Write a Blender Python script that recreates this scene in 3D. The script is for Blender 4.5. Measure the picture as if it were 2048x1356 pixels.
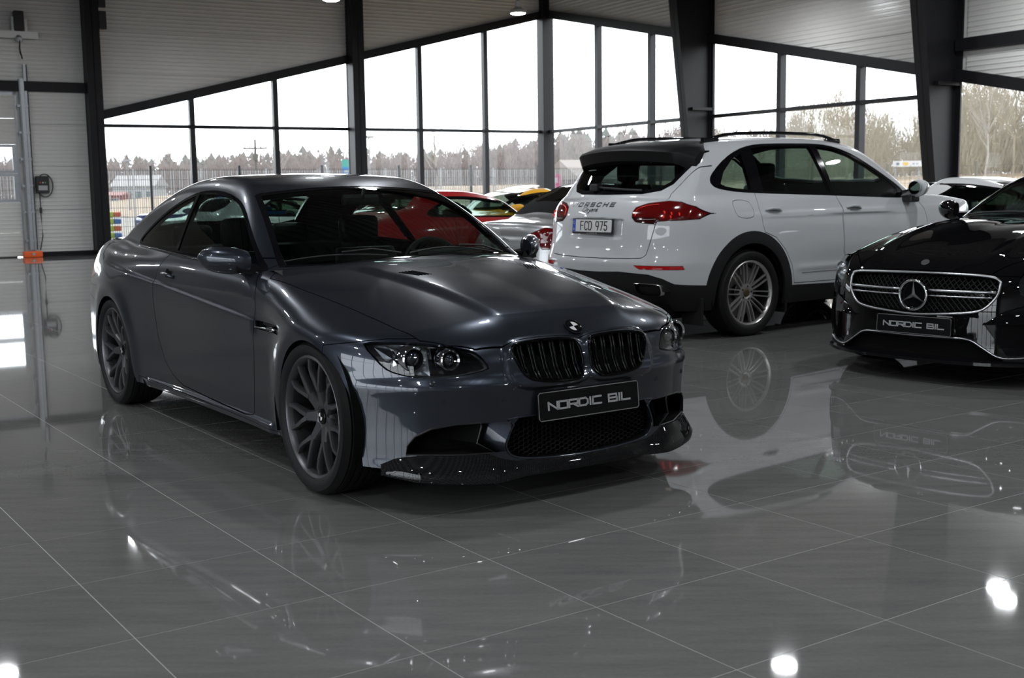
import bpy, bmesh, math, random
import numpy as np
from mathutils import Vector, Matrix
for o in list(bpy.data.objects): bpy.data.objects.remove(o)
SC=bpy.context.scene; COL=SC.collection
rnd=random.Random(7); RG=np.random.RandomState(7)
# ---------------------------------------------------------------- camera
FPX=2373.05; PIT=.124755; ROL=-.0136058; CAMH=1.2689
cam=bpy.data.cameras.new('camera'); camo=bpy.data.objects.new('camera',cam); COL.objects.link(camo); SC.camera=camo
cam.sensor_fit='HORIZONTAL'; cam.sensor_width=36; cam.lens=36*FPX/2048; cam.clip_start=.05; cam.clip_end=2000
_fw=Vector((0,math.cos(PIT),-math.sin(PIT))); _r=Vector((1,0,0)); _u=Vector((0,math.sin(PIT),math.cos(PIT)))
_r2=_r*math.cos(ROL)+_u*math.sin(ROL); _u2=_u*math.cos(ROL)-_r*math.sin(ROL)
camo.matrix_world=Matrix(((_r2.x,_u2.x,-_fw.x,0),(_r2.y,_u2.y,-_fw.y,0),(_r2.z,_u2.z,-_fw.z,CAMH),(0,0,0,1)))
cam.dof.use_dof=True; cam.dof.focus_distance=5.6; cam.dof.aperture_fstop=5.6
# ---------------------------------------------------------------- overcast sky, exposure
SKY=5.5; LAMP=265.0
wd=bpy.data.worlds.new('overcast_sky'); SC.world=wd; wd.use_nodes=True
_b=wd.node_tree.nodes['Background']; _b.inputs[0].default_value=(.92,.96,1.0,1); _b.inputs[1].default_value=SKY
SC.view_settings.view_transform='Standard'; SC.view_settings.look='None'; SC.view_settings.exposure=0.14; SC.view_settings.gamma=1; SC.view_settings.use_curve_mapping=False
cy=SC.cycles; cy.use_denoising=True; cy.max_bounces=9; cy.diffuse_bounces=3; cy.glossy_bounces=5; cy.transmission_bounces=6; cy.transparent_max_bounces=24
cy.caustics_reflective=False; cy.caustics_refractive=False; cy.sample_clamp_indirect=4.0; cy.use_light_tree=True
f32=np.float32
def pchip(xs,ys,x):
    xs=np.asarray(xs,float); ys=np.asarray(ys,float)
    if xs[0]>xs[-1]: xs=xs[::-1]; ys=ys[::-1]
    h=np.diff(xs); d=np.diff(ys.T).T/(h if ys.ndim==1 else h[:,None])
    m=np.zeros_like(ys)
    w1=2*h[1:]+h[:-1]; w2=h[1:]+2*h[:-1]
    if ys.ndim>1: w1=w1[:,None]; w2=w2[:,None]
    a,b=d[:-1],d[1:]
    with np.errstate(all='ignore'):
        mm=(w1+w2)/(w1/a+w2/b)
    m[1:-1]=np.where(a*b>0,mm,0); m[0]=d[0]; m[-1]=d[-1]
    x=np.clip(x,xs[0],xs[-1]); i=np.clip(np.searchsorted(xs,x)-1,0,len(xs)-2)
    t=(x-xs[i])/h[i]; hh=h[i]
    if ys.ndim>1: t=t[:,None]; hh=hh[:,None]
    return ys[i]*(1+2*t)*(1-t)**2+m[i]*hh*t*(1-t)**2+ys[i+1]*t*t*(3-2*t)+m[i+1]*hh*t*t*(t-1)
def blur(a,s,ax):
    if s<=0: return a
    n=int(3*s)+1; k=np.exp(-.5*(np.arange(-n,n+1)/s)**2); k/=k.sum()
    # linear extrapolation padding keeps slopes at the ends
    a=np.moveaxis(a,ax,0); i=np.arange(1,n+1)
    sh=(-1,)+(1,)*(a.ndim-1)
    lo=a[0]+(a[0]-a[1])*i[::-1].reshape(sh); hi=a[-1]+(a[-1]-a[-2])*i.reshape(sh)
    p=np.concatenate([lo,a,hi]); o=sum(k[j]*p[j:j+len(a)] for j in range(2*n+1))
    return np.moveaxis(o,0,ax)
class C1:
    def __init__(s,pts,sm=.03,h=.004):
        pts=sorted(pts); xs=[p[0] for p in pts]; s.x0=xs[0]-.3; s.h=h; n=int((xs[-1]-xs[0]+.6)/h)+2
        g=s.x0+np.arange(n)*h; v=pchip(xs,[p[1] for p in pts],g); s.t=blur(v,sm/h,0)
    def __call__(s,x):
        q=np.clip((x-s.x0)/s.h,0,len(s.t)-1.001); i=q.astype(np.int32); f=q-i
        return s.t[i]*(1-f)+s.t[i+1]*f
class C2:
    "table: xs (rows), ys (cols), Z[row][col]"
    def __init__(s,xs,ys,Z,sx=.03,sy=.02,h=.008):
        Z=np.asarray(Z,float); xs=np.asarray(xs,float); ys=np.asarray(ys,float)
        if xs[0]>xs[-1]: xs=xs[::-1]; Z=Z[::-1]
        s.h=h; s.x0=xs[0]-.2; s.y0=ys[0]-.2
        gx=s.x0+np.arange(int((xs[-1]-xs[0]+.4)/h)+2)*h; gy=s.y0+np.arange(int((ys[-1]-ys[0]+.4)/h)+2)*h
        A=pchip(xs,Z,gx); Bt=pchip(ys,A.T.copy(),gy).T
        # linear extrapolation is clamped by pchip's clip; fine
        Bt=blur(blur(Bt,sx/h,0),sy/h,1); s.t=np.ascontiguousarray(Bt)
    def __call__(s,x,y):
        a=np.clip((x-s.x0)/s.h,0,s.t.shape[0]-1.001); b=np.clip((y-s.y0)/s.h,0,s.t.shape[1]-1.001)
        i=a.astype(np.int32); j=b.astype(np.int32); f=a-i; g=b-j; t=s.t
        return (t[i,j]*(1-g)+t[i,j+1]*g)*(1-f)+(t[i+1,j]*(1-g)+t[i+1,j+1]*g)*f
def smax(a,b,k):
    h=np.maximum(k-np.abs(a-b),0); return np.maximum(a,b)+h*h/(4*k)
def smin(a,b,k):
    h=np.maximum(k-np.abs(a-b),0); return np.minimum(a,b)-h*h/(4*k)
def bump(x,c,w): 
    t=np.clip(1-np.abs(x-c)/w,0,1); return t*t*(3-2*t)
def step(x,a,b):
    t=np.clip((x-a)/(b-a),0,1); return t*t*(3-2*t)
def grad(F,P,h=.004):
    g=np.empty_like(P)
    for k in range(3):
        d=np.zeros(3); d[k]=h; a=P+d; b=P-d
        g[:,k]=(F(a[:,0],a[:,1],a[:,2])-F(b[:,0],b[:,1],b[:,2]))/(2*h)
    return g
def surface_net(F,lo,hi,h,newton=4):
    "isosurface F=0 -> verts, quads (outward), evaluated in a narrow band"
    lo=np.array(lo,float); hi=np.array(hi,float); B=4
    n=(np.ceil((hi-lo)/(h*B)).astype(int))*B
    ax=[lo[k]+h*np.arange(n[k]+1) for k in range(3)]
    cg=[a[::B] for a in ax]
    X,Y,Z=np.meshgrid(*cg,indexing='ij'); c=F(X.ravel(),Y.ravel(),Z.ravel()).reshape(X.shape)
    near=np.abs(c)<h*B*2.2
    m=near[:-1,:-1,:-1].copy()
    for i in (0,1):
        for j in (0,1):
            for k in (0,1):
                e=c.shape; m|=near[i:e[0]-1+i,j:e[1]-1+j,k:e[2]-1+k]
    sg=np.where(c[:-1,:-1,:-1]<0,-1.,1.)
    V=np.empty(n+1); V[:-1,:-1,:-1]=np.repeat(np.repeat(np.repeat(sg,B,0),B,1),B,2)
    V[-1]=V[-2]; V[:,-1]=V[:,-2]; V[:,:,-1]=V[:,:,-2]
    M=np.zeros(n+1,bool); mm=np.repeat(np.repeat(np.repeat(m,B,0),B,1),B,2)
    for i in (0,1):
        for j in (0,1):
            for k in (0,1): M[i:n[0]+i,j:n[1]+j,k:n[2]+k]|=mm
    I=np.argwhere(M); V[M]=F(ax[0][I[:,0]],ax[1][I[:,1]],ax[2][I[:,2]])
    S=V<0
    N=n; cells=np.zeros(tuple(N),np.int8)
    for i in (0,1):
        for j in (0,1):
            for k in (0,1): cells+=S[i:N[0]+i,j:N[1]+j,k:N[2]+k]
    act=(cells>0)&(cells<8); idx=-np.ones(tuple(N),np.int64); ci=np.argwhere(act); idx[act]=np.arange(len(ci))
    acc=np.zeros((len(ci),3)); cnt=np.zeros(len(ci))
    for d in range(3):
        o=[q for q in range(3) if q!=d]
        for a in (0,1):
            for b in (0,1):
                off=np.zeros(3,int); off[o[0]]=a; off[o[1]]=b; p=ci+off; e=np.zeros(3,int); e[d]=1; q=p+e
                va=V[tuple(p.T)]; vb=V[tuple(q.T)]; x=(va<0)!=(vb<0)
                with np.errstate(all='ignore'): t=np.where(x,va/(va-vb),0)
                pt=p.astype(float); pt[:,d]+=t; acc[x]+=pt[x]; cnt[x]+=1
    P=lo+h*acc/cnt[:,None]
    quads=[]
    for d in range(3):
        o=[q for q in range(3) if q!=d]; sl=[slice(None)]*3; s2=[slice(None)]*3
        sl[d]=slice(0,N[d]); s2[d]=slice(1,N[d]+1)
        A=S[tuple(sl)]; Bv=S[tuple(s2)]; E=np.argwhere(A!=Bv)
        E=E[(E[:,o[0]]>0)&(E[:,o[1]]>0)&(E[:,o[0]]<N[o[0]])&(E[:,o[1]]<N[o[1]])]
        c=[]
        for a,b in((0,0),(-1,0),(-1,-1),(0,-1)):
            q=E.copy(); q[:,o[0]]+=a; q[:,o[1]]+=b; c.append(idx[tuple(q.T)])
        Q=np.stack(c,1); ins=A[tuple(E.T)]
        flip=ins if d==1 else ~ins
        Q[flip]=Q[flip][:,::-1]; quads.append(Q)
    Q=np.concatenate(quads); Q=Q[(Q>=0).all(1)]
    for _ in range(newton):
        v=F(P[:,0],P[:,1],P[:,2]); g=grad(F,P,.002); g2=(g*g).sum(1)+1e-6
        dP=-(v/g2)[:,None]*g; L=np.linalg.norm(dP,axis=1,keepdims=True); dP*=np.minimum(1,.5*h/(L+1e-12)); P=P+dP
    return P,Q
def field(d):
    W=C1(d['W'],.06); ins=C2(*d['ins'],.05,.02); T=C2(*d['T'],.035,.03)
    XF=C2(d['fa'],d['fz'],np.array(d['fp'])[:,None]+np.array(d['fo'])[None,:],.03,d.get('fs',.012))
    XR=C2(d['ra'],d['rz'],np.array(d['rp'])[:,None]+np.array(d['ro'])[None,:],.03,d.get('rs',.012))
    R=C1(d['R'],d.get('Rs',.06)); CW=C1(d['CW'],.06); G=C1(d['G'],.08); zb,c1,c2=d['tum']; cr=d['crown']
    ks,kf,kr,kg,ku=d['k']; ax=d['axles']; fa,fw,fr=d['flare']; z0=d['z0']; zg=d['zg']; extra=d.get('extra')
    def F(x,y,z):
        a=np.abs(y); fl=0
        for xa in ax: fl=fl+fa*np.exp(-((np.hypot(x-xa,z-fr[1])-fr[0])/fw)**2)
        b=smax(a-W(x)+ins(x,z)-fl,(z-T(x,a))*.95,ks)
        b=smax(b,(x-XF(a,z))*.93,kf); b=smax(b,(XR(a,z)-x)*.95,kr); b=np.maximum(b,z0-z)
        gt=(z-R(x+CW(x)*a*a)+cr*a*a)*.9; dz=z-zb
        g=smax((a-G(x)+c1*dz+c2*dz*np.abs(dz))*.92,gt,kg); g=np.maximum(g,zg-z)
        r=smin(b,g,ku)
        return extra(r,x,a,z) if extra else r
    return F
# ---------------------------------------------------------------- materials (procedural)
MATS={}
def mat(name,base=(.5,.5,.5),rough=.5,metal=0.,coat=0.,ior=1.5,emit=None,es=0.,alpha=1.,spec=.5,noise=None,trans=0.,aniso=0.,coatr=.02):
    if name in MATS: return MATS[name]
    m=bpy.data.materials.new(name); m.use_nodes=True; nt=m.node_tree; b=nt.nodes['Principled BSDF']
    b.inputs['Base Color'].default_value=(*base,1); b.inputs['Roughness'].default_value=rough; b.inputs['Metallic'].default_value=metal
    b.inputs['Coat Weight'].default_value=coat; b.inputs['Coat Roughness'].default_value=coatr; b.inputs['IOR'].default_value=ior; b.inputs['Specular IOR Level'].default_value=spec
    b.inputs['Transmission Weight'].default_value=trans; b.inputs['Anisotropic'].default_value=aniso
    if emit: b.inputs['Emission Color'].default_value=(*emit,1); b.inputs['Emission Strength'].default_value=es
    if noise:
        sc,amt,det=noise; tc=nt.nodes.new('ShaderNodeTexCoord'); n=nt.nodes.new('ShaderNodeTexNoise'); n.inputs['Scale'].default_value=sc; n.inputs['Detail'].default_value=det
        mx=nt.nodes.new('ShaderNodeMix'); mx.data_type='RGBA'; mx.blend_type='MIX'
        mx.inputs[6].default_value=(*[c*(1-amt) for c in base],1); mx.inputs[7].default_value=(*[min(1,c*(1+amt)) for c in base],1)
        nt.links.new(tc.outputs['Object'],n.inputs['Vector']); nt.links.new(n.outputs['Fac'],mx.inputs[0]); nt.links.new(mx.outputs[2],b.inputs['Base Color'])
    MATS[name]=m; return m
def glass(name,tint,refl=1.0,rough=0.0):
    "thin pane: what is behind it, tinted, plus a fresnel reflection"
    m=bpy.data.materials.new(name); m.use_nodes=True; nt=m.node_tree; nt.nodes.remove(nt.nodes['Principled BSDF']); out=nt.nodes['Material Output']
    t=nt.nodes.new('ShaderNodeBsdfTransparent'); t.inputs[0].default_value=(*tint,1)
    g=nt.nodes.new('ShaderNodeBsdfGlossy'); g.inputs['Roughness'].default_value=rough; g.inputs['Color'].default_value=(refl,refl,refl,1)
    f=nt.nodes.new('ShaderNodeFresnel'); ge=nt.nodes.new('ShaderNodeNewGeometry'); mr=nt.nodes.new('ShaderNodeMapRange'); mr.inputs[3].default_value=1.5; mr.inputs[4].default_value=1/1.5; nt.links.new(ge.outputs['Backfacing'],mr.inputs[0]); nt.links.new(mr.outputs[0],f.inputs['IOR'])
    x=nt.nodes.new('ShaderNodeMixShader'); nt.links.new(f.outputs[0],x.inputs[0]); nt.links.new(t.outputs[0],x.inputs[1]); nt.links.new(g.outputs[0],x.inputs[2]); nt.links.new(x.outputs[0],out.inputs[0])
    MATS[name]=m; return m
def paint(name,base,metal,rough=.35,flake=.0):
    m=mat(name,base,rough,metal,1.0,spec=0.0 if metal>0 or max(base)<.02 else .3,noise=(900,flake,0) if flake else None); return m
M_TILE=mat('polished_tile',(.105,.104,.102),.03,spec=.55)
def _tile():
    nt=M_TILE.node_tree; b=nt.nodes['Principled BSDF']; tc=nt.nodes.new('ShaderNodeTexCoord'); geo=nt.nodes.new('ShaderNodeNewGeometry'); oi=nt.nodes.new('ShaderNodeObjectInfo')
    mp=nt.nodes.new('ShaderNodeMapping'); mp.inputs['Rotation'].default_value=(0,0,math.radians(28)); mp.inputs['Scale'].default_value=(1.0,7,1)
    n=nt.nodes.new('ShaderNodeTexNoise'); n.inputs['Scale'].default_value=2.2; n.inputs['Detail'].default_value=8; n.inputs['Roughness'].default_value=.65
    n2=nt.nodes.new('ShaderNodeTexNoise'); n2.inputs['Scale'].default_value=60; n2.inputs['Detail'].default_value=4
    nt.links.new(geo.outputs['Position'],mp.inputs[0]); nt.links.new(mp.outputs[0],n.inputs['Vector']); nt.links.new(geo.outputs['Position'],n2.inputs['Vector'])
    ad=nt.nodes.new('ShaderNodeMath'); ad.operation='MULTIPLY_ADD'; ad.inputs[1].default_value=.35; nt.links.new(n2.outputs['Fac'],ad.inputs[0]); nt.links.new(n.outputs['Fac'],ad.inputs[2])
    a2=nt.nodes.new('ShaderNodeMath'); a2.operation='MULTIPLY_ADD'; a2.inputs[1].default_value=.16; nt.links.new(oi.outputs['Random'],a2.inputs[0]); nt.links.new(ad.outputs[0],a2.inputs[2])
    r=nt.nodes.new('ShaderNodeValToRGB'); r.color_ramp.elements[0].position=.45; r.color_ramp.elements[0].color=(.130,.130,.129,1); r.color_ramp.elements[1].position=1.05; r.color_ramp.elements[1].color=(.195,.193,.187,1)
    nt.links.new(a2.outputs[0],r.inputs[0]); nt.links.new(r.outputs[0],b.inputs['Base Color'])
_tile()
M_GROUT=mat('grout',(.42,.42,.41),.6)
M_PANEL=mat('panel_grey',(.62,.62,.60),.28,spec=.5,noise=(3,.04,3))
M_STEEL=mat('steel_black',(.010,.010,.012),.45,spec=.2,noise=(8,.15,2))
M_FRAME=mat('frame_black',(.014,.014,.017),.4,spec=.25)
M_ALU=mat('mullion_edge',(.30,.30,.32),.35,.6)
M_DOORP=mat('door_panel_grey',(.62,.62,.59),.4,noise=(5,.04,3))
M_GALV=mat('galvanised',(.42,.44,.46),.42,.7,noise=(20,.15,3))
M_CEIL=mat('ceiling_sheet',(.13,.13,.135),.5,noise=(2,.05,3))
M_ANTH=mat('anthracite_panel',(.10,.10,.105),.4,noise=(3,.05,3))
M_BACK=mat('grey_panel',(.32,.32,.325),.4,noise=(3,.05,3))
M_DARK=mat('dark_plastic',(.012,.012,.013),.5)
M_BLK=mat('gloss_black',(.005,.005,.006),.07,spec=.4)
M_MATTE=mat('matte_black',(.013,.013,.014),.6,spec=.2,noise=(60,.12,2))
M_PIANO=mat('piano_black',(.003,.003,.0035),.10,spec=.14)
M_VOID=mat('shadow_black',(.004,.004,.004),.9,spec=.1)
M_ORANGE=mat('orange_plastic',(.85,.13,.02),.4)
M_WHITE=mat('white_plastic',(.8,.8,.8),.4)
M_PANE=glass('window_pane',(.95,.965,.975),.36)
M_EMIT=mat('lamp_lens',(.9,.9,.9),.4,emit=(.95,.975,1.0),es=LAMP)
M_CHROME=mat('chrome',(.82,.83,.85),.06,1.)
M_SATIN=mat('satin_metal',(.55,.56,.58),.28,1.)
M_RUBBER=mat('tyre_rubber',(.0085,.0085,.009),.6,spec=.25,noise=(80,.2,2))
# ---------------------------------------------------------------- mesh helpers
def mk(name,V,Fc,m,parent=None,smooth=False,N=None,label=None,cat=None,group=None,kind=None,loc=None):
    me=bpy.data.meshes.new(name); V=np.asarray(V,float).reshape(-1,3)
    if isinstance(Fc,np.ndarray):
        k=Fc.shape[1]; n=len(Fc); me.vertices.add(len(V)); me.vertices.foreach_set('co',V.ravel()); me.loops.add(n*k); me.polygons.add(n)
        me.loops.foreach_set('vertex_index',Fc.ravel().astype(np.int32)); me.polygons.foreach_set('loop_start',np.arange(n,dtype=np.int32)*k)
        me.update(calc_edges=True); me.validate()
    else:
        me.from_pydata(V.tolist(),[],Fc); me.update()
    if smooth is True: me.polygons.foreach_set('use_smooth',np.ones(len(me.polygons),bool))
    elif smooth:
        me.polygons.foreach_set('use_smooth',np.ones(len(me.polygons),bool)); me.set_sharp_from_angle(angle=math.radians(smooth))
    if N is not None and len(me.vertices)==len(N): me.normals_split_custom_set_from_vertices(N.tolist())
    for q in (m if isinstance(m,(list,tuple)) else [m]): me.materials.append(q)
    o=bpy.data.objects.new(name,me); COL.objects.link(o)
    if loc is not None: o.location=loc
    if parent: o.parent=parent
    tag(o,label,cat,group,kind); return o
def tag(o,label=None,cat=None,group=None,kind=None):
    if label: o['label']=label
    if cat: o['category']=cat
    if group: o['group']=group
    if kind: o['kind']=kind
    return o
def empty(name,loc=(0,0,0),rz=0,label=None,cat=None,group=None,kind=None,parent=None):
    o=bpy.data.objects.new(name,None); COL.objects.link(o); o.location=loc; o.rotation_euler=(0,0,rz); o.empty_display_size=.2
    if parent: o.parent=parent
    return tag(o,label,cat,group,kind)
def copy_tree(o,parent=None):
    c=o.copy(); COL.objects.link(c)
    if parent: c.parent=parent
    for ch in list(o.children): copy_tree(ch,c)
    return c
class MB:
    "collects shapes into one mesh"
    def __init__(s): s.V=[]; s.F=[]; s.n=0
    def add(s,V,F):
        V=np.asarray(V,float).reshape(-1,3); s.V.append(V); s.F+= [[i+s.n for i in f] for f in F]; s.n+=len(V); return s
    def box(s,lo,hi,b=0.):
        (x0,y0,z0),(x1,y1,z1)=lo,hi
        if b<=0:
            V=[(x,y,z) for x in(x0,x1) for y in(y0,y1) for z in(z0,z1)]
            return s.add(V,[(0,1,3,2),(4,6,7,5),(0,4,5,1),(2,3,7,6),(0,2,6,4),(1,5,7,3)])
        bm=bmesh.new(); bmesh.ops.create_cube(bm,size=1)
        for v in bm.verts: v.co=((x0+x1)/2+v.co.x*(x1-x0),(y0+y1)/2+v.co.y*(y1-y0),(z0+z1)/2+v.co.z*(z1-z0))
        bmesh.ops.bevel(bm,geom=list(bm.edges),offset=b,segments=2,affect='EDGES',profile=.6); return s.bm(bm)
    def bm(s,bm):
        bm.verts.index_update(); s.add([v.co[:] for v in bm.verts],[[v.index for v in f.verts] for f in bm.faces]); bm.free(); return s
    def tube(s,path,r,seg=8,closed=False,flat=1.0,up=(0,0,1)):
        P=np.asarray(path,float); n=len(P); R=np.full(n,r) if np.isscalar(r) else np.asarray(r)
        T=np.gradient(P,axis=0) if not closed else (np.roll(P,-1,0)-np.roll(P,1,0)); T/=np.linalg.norm(T,axis=1,keepdims=True)+1e-12
        u=np.array(up,float); A=np.cross(T,u); bad=np.linalg.norm(A,axis=1)<1e-3; A[bad]=np.cross(T[bad],(1,0,0.01)); A/=np.linalg.norm(A,axis=1,keepdims=True); B=np.cross(A,T)
        t=np.arange(seg)*2*math.pi/seg; ring=P[:,None]+R[:,None,None]*(np.cos(t)[None,:,None]*A[:,None]+flat*np.sin(t)[None,:,None]*B[:,None])
        F=[]
        for i in range(n if closed else n-1):
            j=(i+1)%n
            for k in range(seg): F.append((i*seg+k,j*seg+k,j*seg+(k+1)%seg,i*seg+(k+1)%seg))
        if not closed: F+= [tuple(range(seg)),tuple((n-1)*seg+k for k in range(seg))[::-1]]
        return s.add(ring.reshape(-1,3),F)
    def lathe(s,prof,seg=32,axis=1,c=(0,0,0),closed=False):
        "prof: (axial, radius)"
        o=[k for k in range(3) if k!=axis]; V=[]; t=np.arange(seg)*2*math.pi/seg; n=len(prof)
        for a,r in prof:
            p=np.zeros((seg,3)); p[:,axis]=a; p[:,o[0]]=r*np.cos(t); p[:,o[1]]=r*np.sin(t); V.append(p+np.array(c))
        F=[]
        for i in range(n if closed else n-1):
            j=(i+1)%n
            for k in range(seg): F.append((i*seg+k,i*seg+(k+1)%seg,j*seg+(k+1)%seg,j*seg+k))
        return s.add(np.concatenate(V),F)
    def grid(s,G,flip=False,closed=False):
        G=np.asarray(G,float); a,b=G.shape[:2]; F=[]
        for i in range(a-1):
            for j in range(b if closed else b-1):
                k=(j+1)%b; q=(i*b+j,(i+1)*b+j,(i+1)*b+k,i*b+k); F.append(q[::-1] if flip else q)
        return s.add(G.reshape(-1,3),F)
    def prism(s,poly,lo,hi,axis=2):
        n=len(poly); V=[]
        for h in(lo,hi):
            for p in poly:
                q=[p[0],p[1]]; q.insert(axis,h); V.append(q)
        return s.add(V,[tuple(range(n)),tuple(range(n,2*n))[::-1]]+[(i,i+n,(i+1)%n+n,(i+1)%n) for i in range(n)])
    def build(s,name,m,parent=None,smooth=False,**k):
        bad=k.pop('recalc',True); V=np.concatenate(s.V); o=mk(name,V,s.F,m,parent,False,**k)
        if bad:
            bm=bmesh.new(); bm.from_mesh(o.data); bmesh.ops.recalc_face_normals(bm,faces=bm.faces); bm.to_mesh(o.data); bm.free()
        if smooth:
            o.data.polygons.foreach_set('use_smooth',np.ones(len(o.data.polygons),bool))
            if smooth is not True: o.data.set_sharp_from_angle(angle=math.radians(smooth))
        return o
# stroke lettering: each glyph is a list of polylines on a 1 x 1 cell
GL={'N':[[(0,0),(0,1),(1,0),(1,1)]],'O':[[(0,0),(0,1),(1,1),(1,0),(0,0)]],'R':[[(0,0),(0,1),(1,1),(1,.42),(0,.42)],[(.45,.42),(1,0)]],'D':[[(0,0),(0,1),(.75,1),(1,.75),(1,.25),(.75,0),(0,0)]],
'I':[[(.5,0),(.5,1)]],'C':[[(1,1),(0,1),(0,0),(1,0)]],'B':[[(0,.5),(.95,.5),(.95,1),(0,1),(0,0),(1,0),(1,.5)]],'L':[[(0,1),(0,0),(1,0)]],'F':[[(0,0),(0,1),(1,1)],[(0,.52),(.8,.52)]],
'9':[[(1,.55),(.75,.42),(.25,.42),(0,.6),(0,.82),(.25,1),(.75,1),(1,.82),(1,.5),(.6,0)]],'7':[[(0,1),(1,1),(.4,0)]],'5':[[(1,1),(.12,1),(.05,.55),(.7,.58),(1,.42),(1,.18),(.75,0),(.25,0),(0,.15)]],
'c':[[(1,.85),(.8,1),(.3,1),(0,.75),(0,.25),(.3,0),(.8,0),(1,.15)]],'P':[[(0,0),(0,1),(1,1),(1,.45),(0,.45)]],'S':[[(1,1),(0,1),(0,.5),(1,.5),(1,0),(0,0)]],'H':[[(0,0),(0,1)],[(1,0),(1,1)],[(0,.5),(1,.5)]],'E':[[(1,1),(0,1),(0,0),(1,0)],[(0,.5),(.9,.5)]],
'A':[[(0,0),(.5,1),(1,0)],[(.2,.35),(.8,.35)]],'M':[[(0,0),(0,1),(.5,.3),(1,1),(1,0)]],'G':[[(1,1),(0,1),(0,0),(1,0),(1,.5),(.5,.5)]],'3':[[(0,1),(1,1),(1,0),(0,0)],[(.2,.5),(1,.5)]],'w':[[(0,.6),(.25,0),(.5,.5),(.75,0),(1,.6)]],'.':[[(.4,0),(.6,0)]]}
def glyph_quads(ch,x,y,w,h,t):
    "list of 2-D quads for one glyph"
    Q=[]
    for pl in GL.get(ch,[]):
        P=[(x+a*w,y+b*h) for a,b in pl]
        for (ax,ay),(bx,by) in zip(P[:-1],P[1:]):
            L=math.hypot(bx-ax,by-ay)+1e-9; dx,dy=(bx-ax)/L,(by-ay)/L; e=t/2*.98
            ax-=dx*e*.9; ay-=dy*e*.9; bx+=dx*e*.9; by+=dy*e*.9
            Q.append([(ax-dy*e,ay+dx*e),(ax+dy*e,ay-dx*e),(bx+dy*e,by-dx*e),(bx-dy*e,by+dx*e)])
    return Q
def text_quads(txt,x,y,w,h,gap,t,slant=0.):
    Q=[]
    for ch in txt:
        ww=w*(.22 if ch in 'I.' else 1)
        if ch!=' ': Q+=[[(px+slant*(py-y),py) for px,py in q] for q in glyph_quads(ch,x-(w*.39 if ch in 'I.' else 0),y,w,h,t)]
        x+=(ww if ch!=' ' else w*.55)+gap
    return Q,x
# ---------------------------------------------------------------- the hall: local x = s (along the left wall), y = b (towards it)
TH=.5206437; B1=27.0; S2=16.62; SB=-15.0; BB=-10.0; ZC=7.2
def room(s,b,z=0): c,q=math.cos(TH),math.sin(TH); return (c*s-q*b,q*s+c*b,z)
def rot(o): o.rotation_euler=(0,0,TH); return o
def struct(mb,name,m,smooth=False): return rot(mb.build(name,m,smooth=smooth,kind='structure'))
# floor: grout bed + tiles laid on the showroom's own grid
mb=MB().box((SB,BB,-.20),(S2+.1,B1+.1,-.0006)); floor=struct(mb,'floor',M_GROUT)
TA=math.radians(34.6); ta=np.array([math.cos(TA),math.sin(TA)]); tb=np.array([-math.sin(TA),math.cos(TA)])
DA,DB=.6125,.594; tiles=[]
for i in range(-60,80):
    for j in range(-40,80):
        a=.965+DA*(i+.5); b=2.74+DB*(j+.5); w=a*ta+b*tb; s=w[0]*math.cos(TH)+w[1]*math.sin(TH); bb=-w[0]*math.sin(TH)+w[1]*math.cos(TH)
        if SB+.1<s<S2+.22 and BB+.1<bb<B1+.22:
            vis=w[1]>2.2 and abs(w[0])<w[1]*.47+.5
            tiles.append((w[1] if vis else 1e3+abs(w[1]),w[0],w[1]))
tiles.sort()
tm=MB().box((-DA/2+.0017,-DB/2+.0017,-.012),(DA/2-.0017,DB/2-.0017,0)).build('tile',M_TILE,floor); tm['kind']='structure'
def tile_at(o,x,y): o.matrix_world=Matrix.Translation((x,y,0))@Matrix.Rotation(TA,4,'Z')
for k,(d,x,y) in enumerate(tiles[:300]):
    o=tm if k==0 else tm.copy()
    if k: COL.objects.link(o)
    o.parent=floor; o.matrix_parent_inverse=Matrix.Rotation(TH,4,'Z').inverted(); o.location=(x,y,0); o.rotation_euler=(0,0,TA)
V=[];Fq=[]
for d,x,y in tiles[300:]:
    n=len(V)
    for (u,v) in((-1,-1),(1,-1),(1,1),(-1,1)):
        p=np.array([x,y])+ta*u*(DA/2-.0017)+tb*v*(DB/2-.0017); V.append((p[0],p[1],0))
    Fq.append((n,n+1,n+2,n+3))
    for (u,v) in((-1,-1),(1,-1),(1,1),(-1,1)):
        p=np.array([x,y])+ta*u*(DA/2-.0017)+tb*v*(DB/2-.0017); V.append((p[0],p[1],-.01))
    Fq+=[(n+q,n+4+q,n+4+(q+1)%4,n+(q+1)%4) for q in range(4)]
o=mk('far_tiles',V,Fq,M_TILE,floor,kind='stuff'); o.matrix_parent_inverse=Matrix.Rotation(TH,4,'Z').inverted()
# ribbed sandwich panels -------------------------------------------------
RIB=.083
def rib_panel(u0,u1,z0,z1,cut,place):
    "one panel; cut(z)-> (umin,umax) trims its ends to the sloped beam; place(u,depth,z)"
    mb=MB(); z=z0
    while z<z1-.005:
        zz=min(z+RIB,z1); h=zz-z
        prof=[(z,.0),(z+h*.14,.010),(z+h*.34,.010),(z+h*.48,0.0),(zz,0.0)]
        for (za,da),(zb,db) in zip(prof[:-1],prof[1:]):
            a0,a1=cut(za); b0,b1=cut(zb); a0=max(a0,u0); a1=min(a1,u1); b0=max(b0,u0); b1=min(b1,u1)
            if a1-a0<=0 and b1-b0<=0: continue
            if a1<a0: a0=a1=(b0 if cut.end<0 else b1)
            if b1<b0: b0=b1=(a0 if cut.end<0 else a1)
            mb.add([place(a0,da,za),place(a1,da,za),place(b1,db,zb),place(b0,db,zb)],[(0,1,2,3)])
        z=zz
    return mb if mb.n else None
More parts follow.
